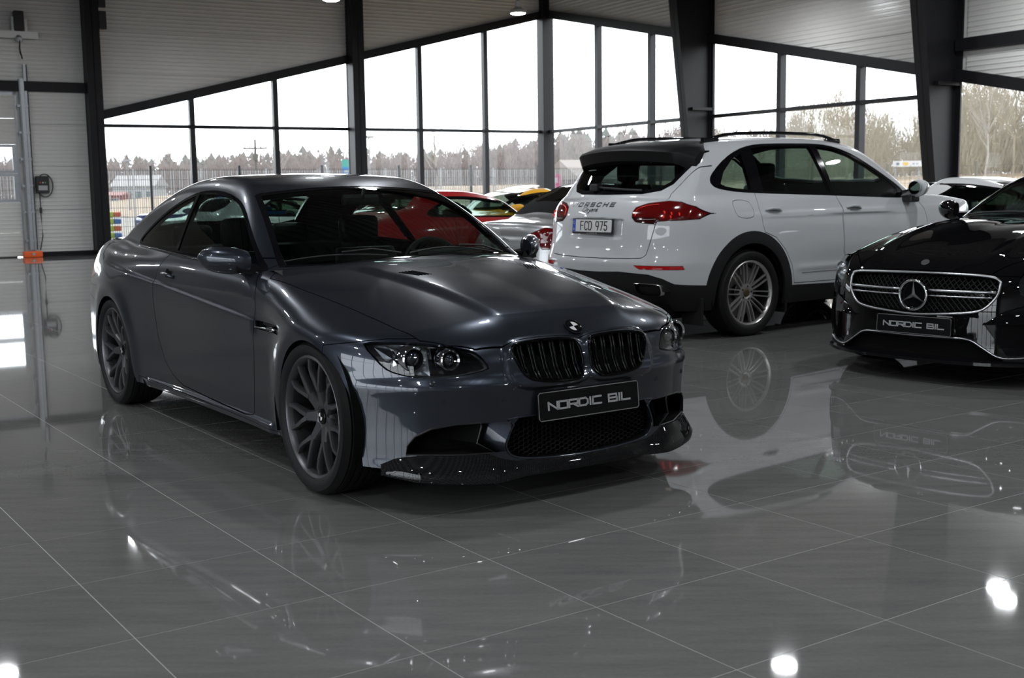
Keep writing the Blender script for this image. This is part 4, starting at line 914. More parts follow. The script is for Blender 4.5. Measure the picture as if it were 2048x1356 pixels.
    S.region('top',hood,8,lambda C:(C[:,2]>.60)&(C[:,0]>-.75),gap=.005)
    door=[(-1.895,.985),(-1.99,.925),(-2.028,.86),(-2.018,.76),(-2.0,.663),(-1.985,.495),(-1.92,.361),(-1.82,.290),(-1.68,.248),(-1.295,.232),(-.80,.222),(-.715,.232),(-.69,.304),(-.632,.55),(-.612,.738),(-.66,.84),(-.735,.895),(-.735,.96)]
    S.region('side',door,9,lambda C:np.abs(C[:,1])>.6,gap=.005)
    S.region('side',[(.15,.0),(.165,.655),(.345,.681),(.42,.692),(.8,.70),(1,.7),(1,0)],10,lambda C:C[:,0]>.1,gap=.0035)
    S.region('side',[(-3.02,.0),(-3.04,.60),(-3.45,.66),(-4.2,.66),(-4.2,0)],11,lambda C:C[:,0]<-2.9,gap=.0035)
    S.region('side',[(-3.13,.79),(-3.30,.86),(-3.45,.885),(-4,.885),(-4,.72),(-3.45,.715)],12,lambda C:(np.abs(C[:,1])>.42)&(C[:,0]<-3.1),gap=.004)
    S.region('top',[(-3.37,-.1),(-3.33,.45),(-3.36,.60),(-3.62,.60),(-4,.60),(-4,-.1)],13,lambda C:(C[:,2]>.67)&(C[:,0]<-3.3),gap=.004)
    S.region('side',[(-2.45,.0),(-2.34,.225),(-1.6,.214),(-.72,.204),(-.33,.196),(-.3,.0)],14,lambda C:np.abs(C[:,1])>.5,gap=.003)
    lab={0:('body_shell',P_),8:('hood',P_),10:('front_bumper',P_),11:('rear_bumper',P_),13:('trunk_lid',P_)}
    for k,(n,m) in lab.items(): S.part(n,k,m,car)
    for sg,nm in((-1,None),(1,None)):
        sc=lambda C,sg=sg:C[:,1]*sg>0
        S.part('door',9,P_,car,sc); S.part('side_skirt',14,P_,car,sc)
        S.part('window_surround',1,M_BLK,car,sc,off=-.001,lip=.02)
        S.part('side_window',2,G_MID,car,lambda C,sg=sg:(C[:,1]*sg>0)&(C[:,0]>-2.0+(C[:,2]-.93)*-.40),off=-.006,lip=0); S.part('quarter_window',2,G_MID,car,lambda C,sg=sg:(C[:,1]*sg>0)&(C[:,0]<=-2.0+(C[:,2]-.93)*-.40),off=-.006,lip=0)
        S.part('tail_light',12,mat('red_lens',(.35,.012,.010),.08,coat=1.),car,sc)
        S.part('side_gill',7,M_BLK,car,sc,off=-.018,lip=0)
        # headlamp: cover, bowl, two projectors, outer reflector
        hp=smooth_poly(hl,2); P,N=on_front(F,[(sg*a,z) for a,z in hp]); cov=S.part('headlight_cover',6,G_LENS,car,sc,off=-.001,lip=.006)
        bowl=rim_pocket(P-N*.012,N,.07,(-.93,-.15*sg,0),.9).build('headlight_housing',mat('lamp_bowl',(.36,.37,.38),.18,.85),car)
        for (a,z,r) in((.690,.617,.052),(.575,.612,.043)):
            Pp,_=on_front(F,[(sg*a,z)]); c=Pp[0]+np.array([-.040,0,0])
            l=MB().lathe([(.020,r*.80),(.026,r*.93),(.018,r*1.02),(-.035,r*1.04)],32,0,c).build('lamp_ring',M_CHROME,bowl,40)
            MB().lathe([(.024,0),(.020,r*.35),(.008,r*.62),(-.004,r*.74)],28,0,c).build('projector_lens',mat('projector_glass',(.02,.025,.03),.02,coat=1.,spec=.8),bowl,True)
            MB().lathe([(-.004,r*.74),(.012,r*.80),(.020,r*.80)],28,0,c).build('projector_shroud',M_DARK,bowl,True)
        mp=[(.640,.556),(.56,.560),(.495,.570),(.455,.579),(.465,.605),(.490,.634),(.53,.649),(.584,.660),(.630,.668)]; Pm,Nm=on_front(F,[(sg*a,z) for a,z in mp]); MB().add(np.concatenate([Pm-Nm*.016-np.array([.012,0,0]),[Pm.mean(0)-np.array([.055,0,0])]]),[(i,(i+1)%9,9) for i in range(9)]).build('headlight_mask',M_PIANO,bowl)
        rp=[(.795,.668),(.785,.622),(.765,.590),(.752,.600),(.750,.640),(.756,.668)]; P,N=on_front(F,[(sg*a,z) for a,z in rp]); c=P.mean(0)
        MB().add(np.concatenate([P-N*.020,[c-N.mean(0)*.055]]),[(i,(i+1)%6,6) for i in range(6)]).build('indicator_reflector',M_CHROME,bowl)
        rp=[(.748,.664),(.742,.600),(.722,.562),(.66,.556),(.648,.668)]; P,N=on_front(F,[(sg*a,z) for a,z in rp]); c=P.mean(0); MB().add(np.concatenate([P-N*.030,[c-N.mean(0)*.07]]),[(i,(i+1)%5,5) for i in range(5)]).build('reflector',M_SATIN,bowl)
        # kidney: frame ring, recess, double bars
        kp=smooth_poly(kd,4); P,N=on_front(F,[(sg*a,z) for a,z in kp]); ring=MB().tube(P+N*.001,.006,8,closed=True,up=(1,0,0)).build('grille_frame',M_PIANO,car,True)
        rim_pocket(P,N,.07,(-1,0,0),.97).build('grille_recess',M_VOID,car)
        ks=poly_sd(kp); dbl=[]
        for i in range(6):
            a=.055+i*.0495
            for da in(-.007,.007):
                zs=np.linspace(.49,.69,60); pts=[(a+da+(z-.58)*.10*(i/5),z) for z in zs]; ins=ks(np.array(pts))<-.002; pts=[p for p,k in zip(pts,ins) if k]
                if len(pts)<4: continue
                pts=[pts[int(q)] for q in np.linspace(0,len(pts)-1,9)]; Pp,Np=on_front(F,[(sg*u,z) for u,z in pts]); b=np.array([.004,-.002,-.006,-.009,-.010,-.010,-.009,-.006,-.0])
                MB().tube(Pp+np.stack([b,0*b,0*b],1),.0052,6,up=(0,1,0)).build('grille_bar',M_PIANO,car,True)
        # bumper intake pockets
        P,N=on_front(F,[(sg*a,z) for a,z in si]); rim_pocket(P,N,.13,(-.9,.25*sg,0),.9).build('intake_duct',M_VOID,car)
        MB().tube(P+N*.000,.004,6,closed=True,up=(1,0,0)).build('intake_edge',M_DARK,car)
        bo,_=on_front(F,[(sg*a,z) for a,z in((.487,.362),(.490,.345),(.502,.290),(.470,.262),(.432,.242))]); bi,_=on_front(F,[(sg*a,z) for a,z in((.372,.362),(.368,.335),(.392,.285),(.398,.262),(.395,.242))])
        MB().grid([bo-np.array([.085,0,0]),bo*.5+bi*.5+np.array([-.034,0,0]),bi+np.array([.010,0,0])]).build('intake_brace',P_,car,True)
        # side gill bar and badge
        pts=[(-.600,.662),(-.50,.664),(-.42,.666),(-.36,.668)]; Pp,Np=on_side(F,pts,sg); g=MB().tube(Pp+Np*.002,.0085,8,flat=.7).build('gill_bar',M_CHROME,car,True)
        Pp,Np=on_side(F,[(-.405,.667)],sg); ex=np.array([1,0,.02])*(1 if sg<0 else -1)
        bdg,_=plate(car,'model_badge',.085,.026,Pp[0]+Np[0]*.010,ex,(0,0,1),(0,sg,0),M_BLK,None,'M3',M_CHROME,.022,.016,.008,.004); bdg.children[-1]['kind']='stuff'
        # handle
        Pp,Np=on_side(F,[(-1.93,.836),(-1.87,.838),(-1.80,.834),(-1.745,.828)],sg); MB().tube(Pp+Np*np.array([.004,.022,.022,.004])[:,None],[.010,.013,.013,.010],10,flat=.8).build('door_handle',P_,car,True)
        Pp,Np=on_side(F,[(-1.84,.826)],sg); MB().lathe([(0,0),(0,.035),(.002,.045)],20,1,Pp[0]+Np[0]*.001).build('handle_cup',M_VOID,car)
        o=mirror_part(car,-.835,.812*sg,.955,sg,P_,.95,.15)
        # shut line trim at the window base
        Pp,Np=on_side(F,[(x,z) for x,z in((-.74,.897),(-1.1,.915),(-1.538,.931),(-1.908,.943),(-2.354,.958),(-2.66,.967))],sg); MB().tube(smooth_poly(Pp+Np*.002,5,False),.005,6).build('window_trim',M_BLK,car,True)
    S.part('windshield_border',3,M_BLK,car,lambda C:C[:,0]>-2,off=-.002,lip=.02); S.part('windshield',4,G_CAR,car,off=-.004,lip=0)
    S.part('rear_window_border',3,M_BLK,car,lambda C:C[:,0]<-2,off=-.002,lip=.02); S.part('rear_window',5,G_CAR,car,off=-.004,lip=0)
    # lower grille: recess with a honeycomb net
    full=[(a,z) for a,z in lg[1:-1]]; full=[(0,.374)]+full+[(0,.190)]; ring=full[1:-1]+[(-a,z) for a,z in full[1:-1][::-1]]
    P,N=on_front(F,ring); rim_pocket(P,N,.10,(-1,0,0),.98).build('lower_grille_recess',M_VOID,car)
    hs=poly_sd(np.array(ring)); mb=MB(); c=.024
    for i in range(-18,19):
        for j in range(0,11):
            y=i*c*.90; z=.185+j*c*.78+(.39*c if i%2 else 0)
            if hs(np.array([[y,z]]))[0]<-.004:
                hx=[(y+c*.52*math.cos(q*math.pi/3),z+c*.45*math.sin(q*math.pi/3)) for q in range(6)]; xx=F; Pq=np.array([[COUPE_X(y,z)-.028,a,b] for a,b in hx]); mb.tube(Pq,.0021,3,closed=True,up=(1,0,0))
    mb.build('honeycomb_net',mat('net_black',(.006,.006,.0065),.6,spec=.15),car,recalc=False,kind='stuff')
    P,N=on_front(F,smooth_poly(ring,3)); MB().tube(P,.005,6,closed=True,up=(1,0,0)).build('lower_grille_edge',P_,car,True)
    # carbon lip
    cf=mat('carbon_fibre',(.012,.012,.013),.3,coat=.7,spec=.0); nt=cf.node_tree; ck=nt.nodes.new('ShaderNodeTexChecker'); ck.inputs['Scale'].default_value=230; ck.inputs['Color1'].default_value=(.006,.006,.007,1); ck.inputs['Color2'].default_value=(.020,.020,.021,1); tc=nt.nodes.new('ShaderNodeTexCoord'); nt.links.new(tc.outputs['Object'],ck.inputs[0]); nt.links.new(ck.outputs[0],nt.nodes['Principled BSDF'].inputs['Base Color'])
    aa=np.concatenate([-np.linspace(.80,0,48),np.linspace(0,.80,48)[1:]]); ztop=lambda a:float(np.interp(a,[0,.34,.40,.46,.70,.76,.80],[.184,.198,.212,.238,.240,.228,.196])); zbot=lambda a:float(np.interp(a,[0,.30,.38,.46,.70,.80],[.135,.136,.130,.128,.142,.160])); G=[]
    for a in aa:
        u=abs(a); xb=COUPE_X(a,.22); zt,zb=ztop(u),zbot(u); k=.012+.028*step(u,.30,.45)*(1-step(u,.70,.79)*.6)
        tx=np.array([1,0]) if u<.3 else np.array([math.cos((u-.3)*1.1),math.copysign(math.sin((u-.3)*1.1),a)])
        G.append([(xb-.03,a,zt+.004),(xb+.006*tx[0],a+.006*tx[1],zt),(xb+k*.7*tx[0],a+k*.7*tx[1],zt-(zt-zb)*.35),(xb+(k+.010)*tx[0],a+(k+.010)*tx[1],zt-(zt-zb)*.75),(xb+(k+.006)*tx[0],a+(k+.006)*tx[1],zb),(xb-.16,a,zb+.005)])
    MB().grid(G).build('front_lip',cf,car,45)
    # emblem on the nose
    Pp,Np=on_top(F,[(.662,0)]); n=Np[0]; u=np.array([0,-1.,0]); v=np.cross(n,u); 
    def disc(r0,r1,t0,t1,h,m,nm,par):
        G=[[Pp[0]+n*h+(u*math.cos(t)+v*math.sin(t))*r for r in(r0,r1)] for t in np.linspace(t0,t1,max(4,int((t1-t0)/.2)))]; return MB().grid(G).build(nm,m,par,recalc=False)
    em=MB().add(np.concatenate([[Pp[0]+n*.007]]+[np.array([Pp[0]+n*h+(u*math.cos(t)+v*math.sin(t))*r for t in np.linspace(0,6.2832,33)[:-1]]) for r,h in((.036,.007),(.041,.005),(.041,-.01))]),[(0,1+i,1+(i+1)%32) for i in range(32)]+[(1+32*q+i,33+32*q+i,33+32*q+(i+1)%32,1+32*q+(i+1)%32) for q in(0,1) for i in range(32)]).build('nose_emblem',M_BLK,car,30)
    disc(.0385,.0415,0,6.2832,.0075,M_CHROME,'emblem_rim',em); disc(.0245,.0262,0,6.2832,.0076,M_CHROME,'emblem_ring',em)
    for q in(0,2): disc(.0005,.0245,q*math.pi/2+.15,(q+1)*math.pi/2+.15,.0076,mat('emblem_white',(.75,.75,.73),.3),'emblem_quarter',em)
    # plate
    plate(car,'number_plate',.52,.112,(.772,0,.4085),(0,1,0),(-.09,0,1),(1,0,.09),mat('plate_black',(.005,.005,.0055),.3,spec=.25),mat('plate_silver',(.16,.16,.16),.4),'NORDIC BIL',mat('plate_grey',(.42,.43,.44),.4),.0435,.0285,.0085,.0075)
    # wipers, scuttle
    MB().grid([[ (x,y,z) for x,z in((-.44-.5*y*y,.922-.06*y*y),(-.52-.55*y*y,.930-.05*y*y))] for y in np.linspace(-.58,.58,24)]).build('scuttle_panel',M_MATTE,car)
    for y0,x0,y1,x1 in((-.655,-.725,-.22,-.500),(-.10,-.495,.46,-.585)):
        pts=[(x0+(x1-x0)*t-.02*math.sin(t*3.14),y0+(y1-y0)*t) for t in np.linspace(0,1,8)]; Pp,Np=on_top(F,pts); w=MB().tube(Pp+Np*.012,.0045,6).build('wiper_blade',M_DARK,car); 
        Pq,Nq=on_top(F,[pts[4]]); ys=y1+.08; a0,_=on_top(F,[(-.50-.45*ys*ys,min(ys,.6))]); MB().tube([Pq[0]+Nq[0]*.026,(Pq[0]+a0[0])/2+np.array([.01,0,.035]),a0[0]+np.array([0,0,.012])],.005,6).build('wiper_arm',M_DARK,w)
    # bonnet vents
    for sg in(-1,1):
        for k in range(5):
            Pp,Np=on_top(F,[(-.12+.10*t-k*.0,sg*(.375-.016*k-.045*t)) for t in(0,.5,1)]); MB().tube(Pp+Np*.0005,.0035,5,flat=.6).build('hood_vent_slot',M_VOID,car)
    Pp,Np=on_front(F,[(-.655,.527)]); MB().lathe([(.006,0),(.005,.012),(-.004,.014)],16,0,Pp[0]).build('washer_cap',P_,car,True)
    for y,z in((-.62,.455),(-.40,.455),(.40,.455),(.62,.455)): Pp,Np=on_front(F,[(y,z)]); MB().lathe([(.002,0),(.002,.010),(-.003,.011)],16,0,Pp[0]).build('parking_sensor',P_,car)
    # cabin
    cabin=lambda C:(C[:,0]<-.50)&(C[:,0]>-3.4)&(C[:,2]<1.02)&(C[:,2]>.2)
    S.liner('cabin_lining',(0,9,14,8,13),M_TRIM,car,lambda C:cabin(C)&(C[:,0]<-.75),.055); S.liner('roof_lining',(0,1,3),M_LINER,car,lambda C:(C[:,2]>1.0)&(C[:,0]<-.6)&(C[:,0]>-3.3),.03)
    prof=[(-.60,.80),(-.52,.90),(-.66,.925),(-.86,.915),(-.98,.89),(-1.03,.83),(-1.0,.60)]
    MB().grid([[(x-.0*abs(y),y,z-.02*abs(y)) for x,z in prof] for y in np.linspace(-.74,.74,9)]).build('dashboard',M_TRIM,car,40)
    MB().grid([[(x,y,z) for x,z in((-.86,.915),(-.88,.955),(-.96,.965),(-1.0,.93),(-1.0,.89))] for y in np.linspace(.17,.57,8)]).build('instrument_hood',M_TRIM,car,40)
    MB().box((-3.2,-.75,.25),(-.6,.75,.30)).build('cabin_floor',M_TRIM,car)
    MB().box((-2.9,-.70,.80),(-2.55,.70,.95),.03).build('parcel_shelf',M_TRIM,car)
    for y in(-.37,.37): seat(car,-1.42,y,.30,.50,.60)
    for y in(-.33,.33): seat(car,-2.32,y,.34,.52,.52,.45)
    steering(car,-1.02,.37,.84)
    MB().box((-1.20,-.11,1.20),(-1.17,.11,1.26),.02).tube([(-1.16,0,1.24),(-1.14,0,1.29)],.01,6).build('cabin_mirror',M_DARK,car)
    MB().box((-1.9,-.10,.28),(-.9,.10,.52),.04).build('centre_console',M_TRIM,car)
    # wheels
    wheel_wells(car,F,((.0,.328),(-2.761,.328)),.385,.50)
    rim=make_wheel('wheel','y7',.328,.262,.245,mat('gunmetal_rim',(.115,.114,.124),.36,.75),mat('caliper_grey',(.12,.12,.125),.45,.5),M_BLK,5,.052)
    Q=MB()
    for q in(0,2): Q.grid([[(r*math.cos(t),.245/2*.86-.052+.0135,r*math.sin(t)) for r in(.001,.017)] for t in np.linspace(q*math.pi/2,(q+1)*math.pi/2,6)])
    Q.build('cap_quarters',mat('emblem_white'),rim,recalc=False)
    place_wheels(car,rim,[(0,-.775,.328),(0,.775,.328),(-2.761,-.775,.328),(-2.761,.775,.328)])
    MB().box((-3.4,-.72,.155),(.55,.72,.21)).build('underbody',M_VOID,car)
    return car
_XF=C2(COUPE['fa'],COUPE['fz'],np.array(COUPE['fp'])[:,None]+np.array(COUPE['fo'])[None,:],.03,.010)
def COUPE_X(y,z): return float(_XF(np.array([abs(y)]),np.array([z]))[0])
import time as _t; _t0=_t.time(); coupe(); print('coupe',_t.time()-_t0)
SUV=dict(
 W=[(-1.1,.86),(-.8,.93),(-.5,.96),(0,.968),(.5,.958),(1.5,.945),(2.4,.955),(2.9,.968),(3.3,.945),(3.6,.87),(3.85,.76)],
 ins=([-1.1,0,1.5,3,3.9],[.2,.3,.45,.6,.75,.9,1.0,1.1,1.2,1.3],
  [[.06,.03,.01,0,0,.01,.03,.06,.1,.2],[.05,.02,.0,0,0,.006,.02,.05,.1,.2],[.08,.05,.03,.015,.0,.005,.018,.045,.09,.2],[.05,.02,0,0,0,.006,.02,.055,.10,.2],[.06,.03,.01,0,.0,.02,.05,.1,.2,.3]]),
 T=([-1.1,-.8,0,2.2,2.5,2.8,3.1,3.4,3.6,3.8],[0,.3,.6,.8,.95],
  [[1.15,1.15,1.14,1.13,1.11],[1.18,1.18,1.17,1.17,1.15],[1.22,1.22,1.22,1.2,1.16],[1.22,1.22,1.22,1.21,1.17],[1.195,1.20,1.20,1.19,1.15],[1.175,1.18,1.18,1.17,1.13],[1.14,1.145,1.15,1.14,1.09],[1.08,1.09,1.1,1.09,1.03],[1.0,1.01,1.01,.99,.92],[.89,.89,.88,.86,.8]]),
 fa=[0,.3,.5,.65,.78,.88,.96],fp=[3.83,3.80,3.74,3.66,3.54,3.36,3.05],fz=[.2,.35,.5,.65,.8,.95],fo=[-.03,0,0,-.01,-.04,-.12],
 ra=[0,.3,.5,.65,.76,.85,.93,.98],rp=[-.99,-.975,-.945,-.90,-.84,-.75,-.58,-.3],rz=[.22,.34,.45,.56,.64,.70,.78,.88,.98,1.06,1.15],ro=[.16,.06,0,-.015,-.02,.0,.025,.04,.05,.07,.12],
 R=[(-1.1,.80),(-.98,.93),(-.89,1.08),(-.75,1.27),(-.6,1.44),(-.48,1.57),(-.36,1.65),(-.2,1.685),(.2,1.712),(.7,1.725),(1.2,1.72),(1.55,1.695),(1.8,1.65),(2.1,1.525),(2.5,1.32),(2.75,1.19),(3,1.06),(3.2,.95)],
 CW=[(-1,-.28),(-.5,-.2),(-.2,0),(1.2,0),(1.8,.22),(2.6,.45)],
 G=[(-1,.77),(-.8,.825),(-.5,.865),(0,.89),(.7,.90),(1.6,.905),(2.2,.895),(2.7,.84)],tum=(1.1,.25,.28),crown=.06,
 k=(.08,.09,.07,.09,.04),axles=(0,2.895),flare=(.010,.09,(.44,.37)),z0=.24,zg=1.03)
def _suv_extra(r,x,a,z):
    # plate recess in the tailgate, shoulder crease along the flank
    rc=(1-step(a,.30,.37))*step(z,.84,.88)*(1-step(z,1.0,1.02))*(1-step(x,-.7,-.5)); r=r+.022*rc
    t=z-(1.035+.012*x); r=r+.006*step(t,-.005,.03)*(1-step(t,.06,.14))*step(a,.8,.88)*step(x,-.3,.2)
    d=z-.555; r=r-.008*np.exp(-(d/.03)**2)*step(a,.85,.92)*step(x,.5,.7)*(1-step(x,2.2,2.4))
    return r
SUV['extra']=_suv_extra
def suv():
    F=field(SUV); S=Shell(F,(-1.12,-1.06,.16),(3.95,1.06,1.80),.0155)
    car=empty('sport_utility_car',(1.483335,10.863377,0),.629776,'white sport utility car with black roof spoiler, seen from behind','car')
    P_=paint('white_paint',(.58,.60,.62),.0,.4); CL=M_MATTE; rc=lambda C:C[:,0]<-.25
    ab=lambda v:(lambda C:np.abs(C[:,1])>v)
    S.trim(.252)
    for cx in(0,2.895): S.region('side',arch(cx,.372,.425,.02,.02),-1,ab(.5))
    for cx in(0,2.895): S.region('side',arch(cx,.372,.527,.02,.012,30),1,ab(.62))
    S.region('side',[(.45,.0),(.45,.412),(1.32,.392),(2.45,.40),(2.45,0)],1,ab(.3))
    S.region('front',[(-.1,.0),(-.1,.566),(.12,.567),(.368,.577),(.655,.562),(.763,.527),(.829,.483),(.934,.466),(1.2,.464),(1.2,0)],1,lambda C:C[:,0]<-.3)
    dlo=[(-.35,1.329),(-.306,1.385),(-.14,1.495),(.037,1.573),(.208,1.619),(.413,1.643),(.8,1.652),(1.144,1.652),(1.351,1.631),(1.56,1.571),(1.764,1.474),(1.989,1.35),(2.159,1.249),(2.21,1.18),(2.12,1.150),(1.65,1.165),(1.204,1.181),(.65,1.20),(.138,1.218),(-.106,1.233),(-.283,1.26),(-.340,1.291)]
    gc=lambda C:(np.abs(C[:,1])>.5)&(C[:,2]>1.08); S.region('side',dlo,2,gc,smooth=2,gap=.004)
    inn=lambda p:S.region('side',p,3,gc,frm=(2,))
    inn([(-.24,1.30),(-.17,1.40),(-.02,1.51),(.10,1.555),(.10,1.245),(-.10,1.262),(-.21,1.28)])
    inn([(.25,1.238),(.25,1.60),(.42,1.625),(1.03,1.63),(1.12,1.21),(.7,1.222)]); inn([(1.17,1.207),(1.12,1.628),(1.34,1.606),(1.54,1.55),(1.75,1.45),(1.97,1.325),(2.10,1.235),(2.10,1.172)])
    S.region('front',[(-.1,1.215),(.40,1.221),(.56,1.246),(.64,1.30),(.705,1.44),(.70,1.58),(-.1,1.60)],4,rc,smooth=0)
    S.region('front',[(-.1,1.25),(.40,1.256),(.53,1.275),(.60,1.32),(.66,1.44),(.655,1.57),(-.1,1.59)],5,rc,frm=(4,))
    ws=[(2.50,-.1),(2.42,.35),(2.22,.66),(2.13,.74),(1.72,.64),(1.66,.3),(1.68,-.1)]; S.region('top',ws,6,lambda C:(C[:,2]>1.16)&(C[:,0]>1.5))
    tl=[(.437,1.029),(.432,1.07),(.447,1.111),(.537,1.144),(.635,1.156),(.71,1.164),(.80,1.154),(.874,1.116),(.922,1.056),(.904,1.013),(.845,1.006),(.677,.997),(.669,.975),(.579,.981),(.48,.993)]; S.region('front',tl,7,rc,gap=.006)
    S.region('front',[(.40,.95),(.40,1.032),(.64,1.030),(.70,1.018),(.70,.95)],14,rc,frm=(7,))
    S.region('front',[(.525,.633),(.871,.631),(.878,.600),(.575,.602)],8,lambda C:C[:,0]<-.3,gap=.004)
    gate=[(-.1,.682),(.134,.682),(.473,.69),(.585,.695),(.618,.72),(.632,.808),(.668,.973),(.70,1.1),(.665,1.215),(.70,1.29),(.76,1.46),(.72,1.64),(-.1,1.70)]; S.region('front',gate,9,lambda C:C[:,0]<-.28,gap=.007)
    rd=[(.136,1.25),(.126,1.094),(.141,.942),(.158,.885),(.30,.835),(.43,.72),(.52,.58),(.55,.47),(.56,.425),(1.275,.418),(1.29,.575),(1.237,.684),(1.22,.952),(1.231,1.072),(1.169,1.20),(1.10,1.25)]; S.region('side',rd,10,ab(.6),gap=.007)
    fd=[(1.17,1.25),(1.18,1.17),(1.240,1.072),(1.230,.952),(1.247,.684),(1.30,.575),(1.285,.418),(2.30,.42),(2.40,.55),(2.48,.72),(2.477,.919),(2.454,1.034),(2.384,1.134),(2.30,1.2)]; S.region('side',fd,11,ab(.6),gap=.006)
    fl=smooth_poly([(-.165,1.15),(.02,1.142),(.032,1.02),(-.15,1.025)],4); S.region('side',fl,12,lambda C:C[:,1]<-.6,gap=.005)
    S.region('top',[(2.52,-.1),(2.44,.36),(2.27,.68),(2.5,.78),(3.3,.72),(3.62,.5),(3.68,-.1)],13,lambda C:(C[:,2]>.9)&(C[:,0]>2.2),gap=.006)
    S.part('body_shell',0,P_,car); S.part('wheel_arch_cladding',1,CL,car,off=.002,lip=.02); S.part('tailgate',9,P_,car); S.part('hood',13,P_,car)
    S.part('fuel_flap',12,P_,car)
    tlm=mat('tail_red',(.13,.0035,.0035),.10,coat=1.,spec=.4)
    for sg in(-1,1):
        sc=lambda C,sg=sg:C[:,1]*sg>0
        S.part('rear_door',10,P_,car,sc); S.part('front_door',11,P_,car,sc); S.part('window_surround',2,M_BLK,car,sc,off=-.001,lip=.02)
        for lo,hi,nm in((-1,.2,'quarter_window'),(.2,1.145,'rear_side_window'),(1.145,3,'front_side_window')):
            S.part(nm,3,G_MID if nm!='front_side_window' else G_CAR,car,lambda C,sg=sg,lo=lo,hi=hi:(C[:,1]*sg>0)&(C[:,0]>lo)&(C[:,0]<=hi),off=-.004,lip=0)
        t=S.part('tail_light',7,tlm,car,sc,off=.002,lip=.012)
        S.part('tail_light_lower',14,mat('smoked_red',(.035,.002,.002),.1,coat=1.,spec=.4),car,sc,off=.002,lip=.012)
        # clear reversing lamp strip and bright led rows
        def strip(pts,w,m,nm):
            Pp,Np=on_rear(F,[(sg*a,z) for a,z in pts],-1.4); MB().tube(smooth_poly(Pp+Np*.004,4,False),w,6,flat=.5).build(nm,m,t,True)
        strip([(.50,1.012),(.60,1.012),(.665,1.015)],.006,mat('lamp_clear',(.55,.45,.45),.1,coat=1.),'reversing_lamp'); strip([(.47,1.04),(.47,1.09),(.55,1.125),(.65,1.135)],.004,mat('lamp_bright_red',(.75,.03,.02),.15,coat=1.,emit=(1,.05,.02),es=.25),'light_guide')
        for a,z in((.72,1.07),(.77,1.06),(.82,1.055),(.72,1.035),(.77,1.032)): Pp,Np=on_rear(F,[(sg*a,z)],-1.4); MB().lathe([(0,0),(-.002,.008),(-.001,.014)],12,0,Pp[0]+Np[0]*.003).build('led_spot',mat('lamp_bright_red'),t)
        S.part('rear_reflector',8,mat('reflector_red',(.55,.010,.010),.12,coat=1.),car,sc,off=.001)
        # handles
        for x0 in(.20,1.29):
            Pp,Np=on_side(F,[(x0,1.072),(x0+.06,1.076),(x0+.14,1.072),(x0+.20,1.060)],sg); MB().tube(Pp+Np*np.array([.004,.028,.028,.004])[:,None],[.012,.016,.016,.011],10,flat=.8).build('door_handle',P_,car,True)
            Pp,Np=on_side(F,[(x0+.105,1.050)],sg); c=Pp[0]+Np[0]*.0015; MB().add([c]+[c+np.array([.065*math.cos(q),0,.030*math.sin(q)]) for q in np.linspace(0,6.283,20)[:-1]],[(0,1+i,1+(i+1)%19) for i in range(19)]).build('handle_cup',mat('cup_grey',(.30,.31,.32),.5),car)
        # roof rail on two feet
        xs=np.linspace(-.22,1.56,16); pts=[]
        for i,x in enumerate(xs): Pp,Np=on_top(F,[(x,sg*.60)]); tt=(x+.22)/1.78; pts.append(Pp[0]+np.array([0,0,.012+.038*min(1,6*tt,6*(1-tt))]))
        MB().tube(pts,.018,8,flat=.85).build('roof_rail',M_BLK,car,True)
        for x in(-.15,1.46): Pp,Np=on_top(F,[(x,sg*.60)]); MB().box(Pp[0]+np.array([-.10,-.016,-.02]),Pp[0]+np.array([.10,.016,.030]),.012).build('rail_foot',M_BLK,car)
        # exhaust
        ex=[(.565,.485),(.735,.478),(.760,.455),(.755,.405),(.72,.382),(.60,.386),(.562,.41),(.555,.46)]; pp=smooth_poly(ex,3); Pp,Np=on_rear(F,[(sg*a,z) for a,z in pp],-1.4); Pp=Pp.copy(); xb=Pp[:,0].min()
        q=MB().grid([[p+np.array([-.040,0,0]) for p in Pp],[p+np.array([-.034,0,0])+(p-Pp.mean(0))*.06 for p in Pp],[p+np.array([.05,0,0]) for p in Pp]],closed=True); e=q.build('exhaust_tip',mat('exhaust_steel',(.55,.54,.52),.25,.9),car,40)
        c=Pp.mean(0); MB().grid([[p+np.array([-.038,0,0]) for p in c+(Pp-c)*.96],[p+np.array([.10,0,0]) for p in c+(Pp-c)*.9],[c+np.array([.10,0,0])]*2][:2],closed=True).add(np.concatenate([c+(Pp-c)*.9+np.array([.10,0,0]),[c+np.array([.10,0,0])]]),[(i,(i+1)%len(Pp),len(Pp)) for i in range(len(Pp))]).build('exhaust_bore',M_VOID,e)
        # mirror
        mirror_part(car,2.20,.925*sg,1.235,sg,P_,1.2,.06)
        Pp,Np=on_side(F,[(2.30,1.14)],sg); MB().box((2.14,min(Pp[0,1],Pp[0,1]+sg*.12),1.105),(2.27,max(Pp[0,1],Pp[0,1]+sg*.12),1.165),.02).build('mirror_base',M_DARK,car)
        # side trim strip on the doors
        Pp,Np=on_side(F,[(x,.515) for x in np.linspace(.66,2.2,10)],sg); MB().tube(Pp+Np*.001,.004,5).build('door_moulding',mat('moulding_grey',(.30,.31,.32),.5),car,True)
    S.part('rear_window_border',4,M_BLK,car,off=-.002,lip=.02); S.part('rear_window',5,G_MID,car,off=-.004,lip=0); S.part('windshield',6,G_CAR,car,off=-.004,lip=0)
    # spoiler: aerofoil over the rear window with side fins
    G=[]
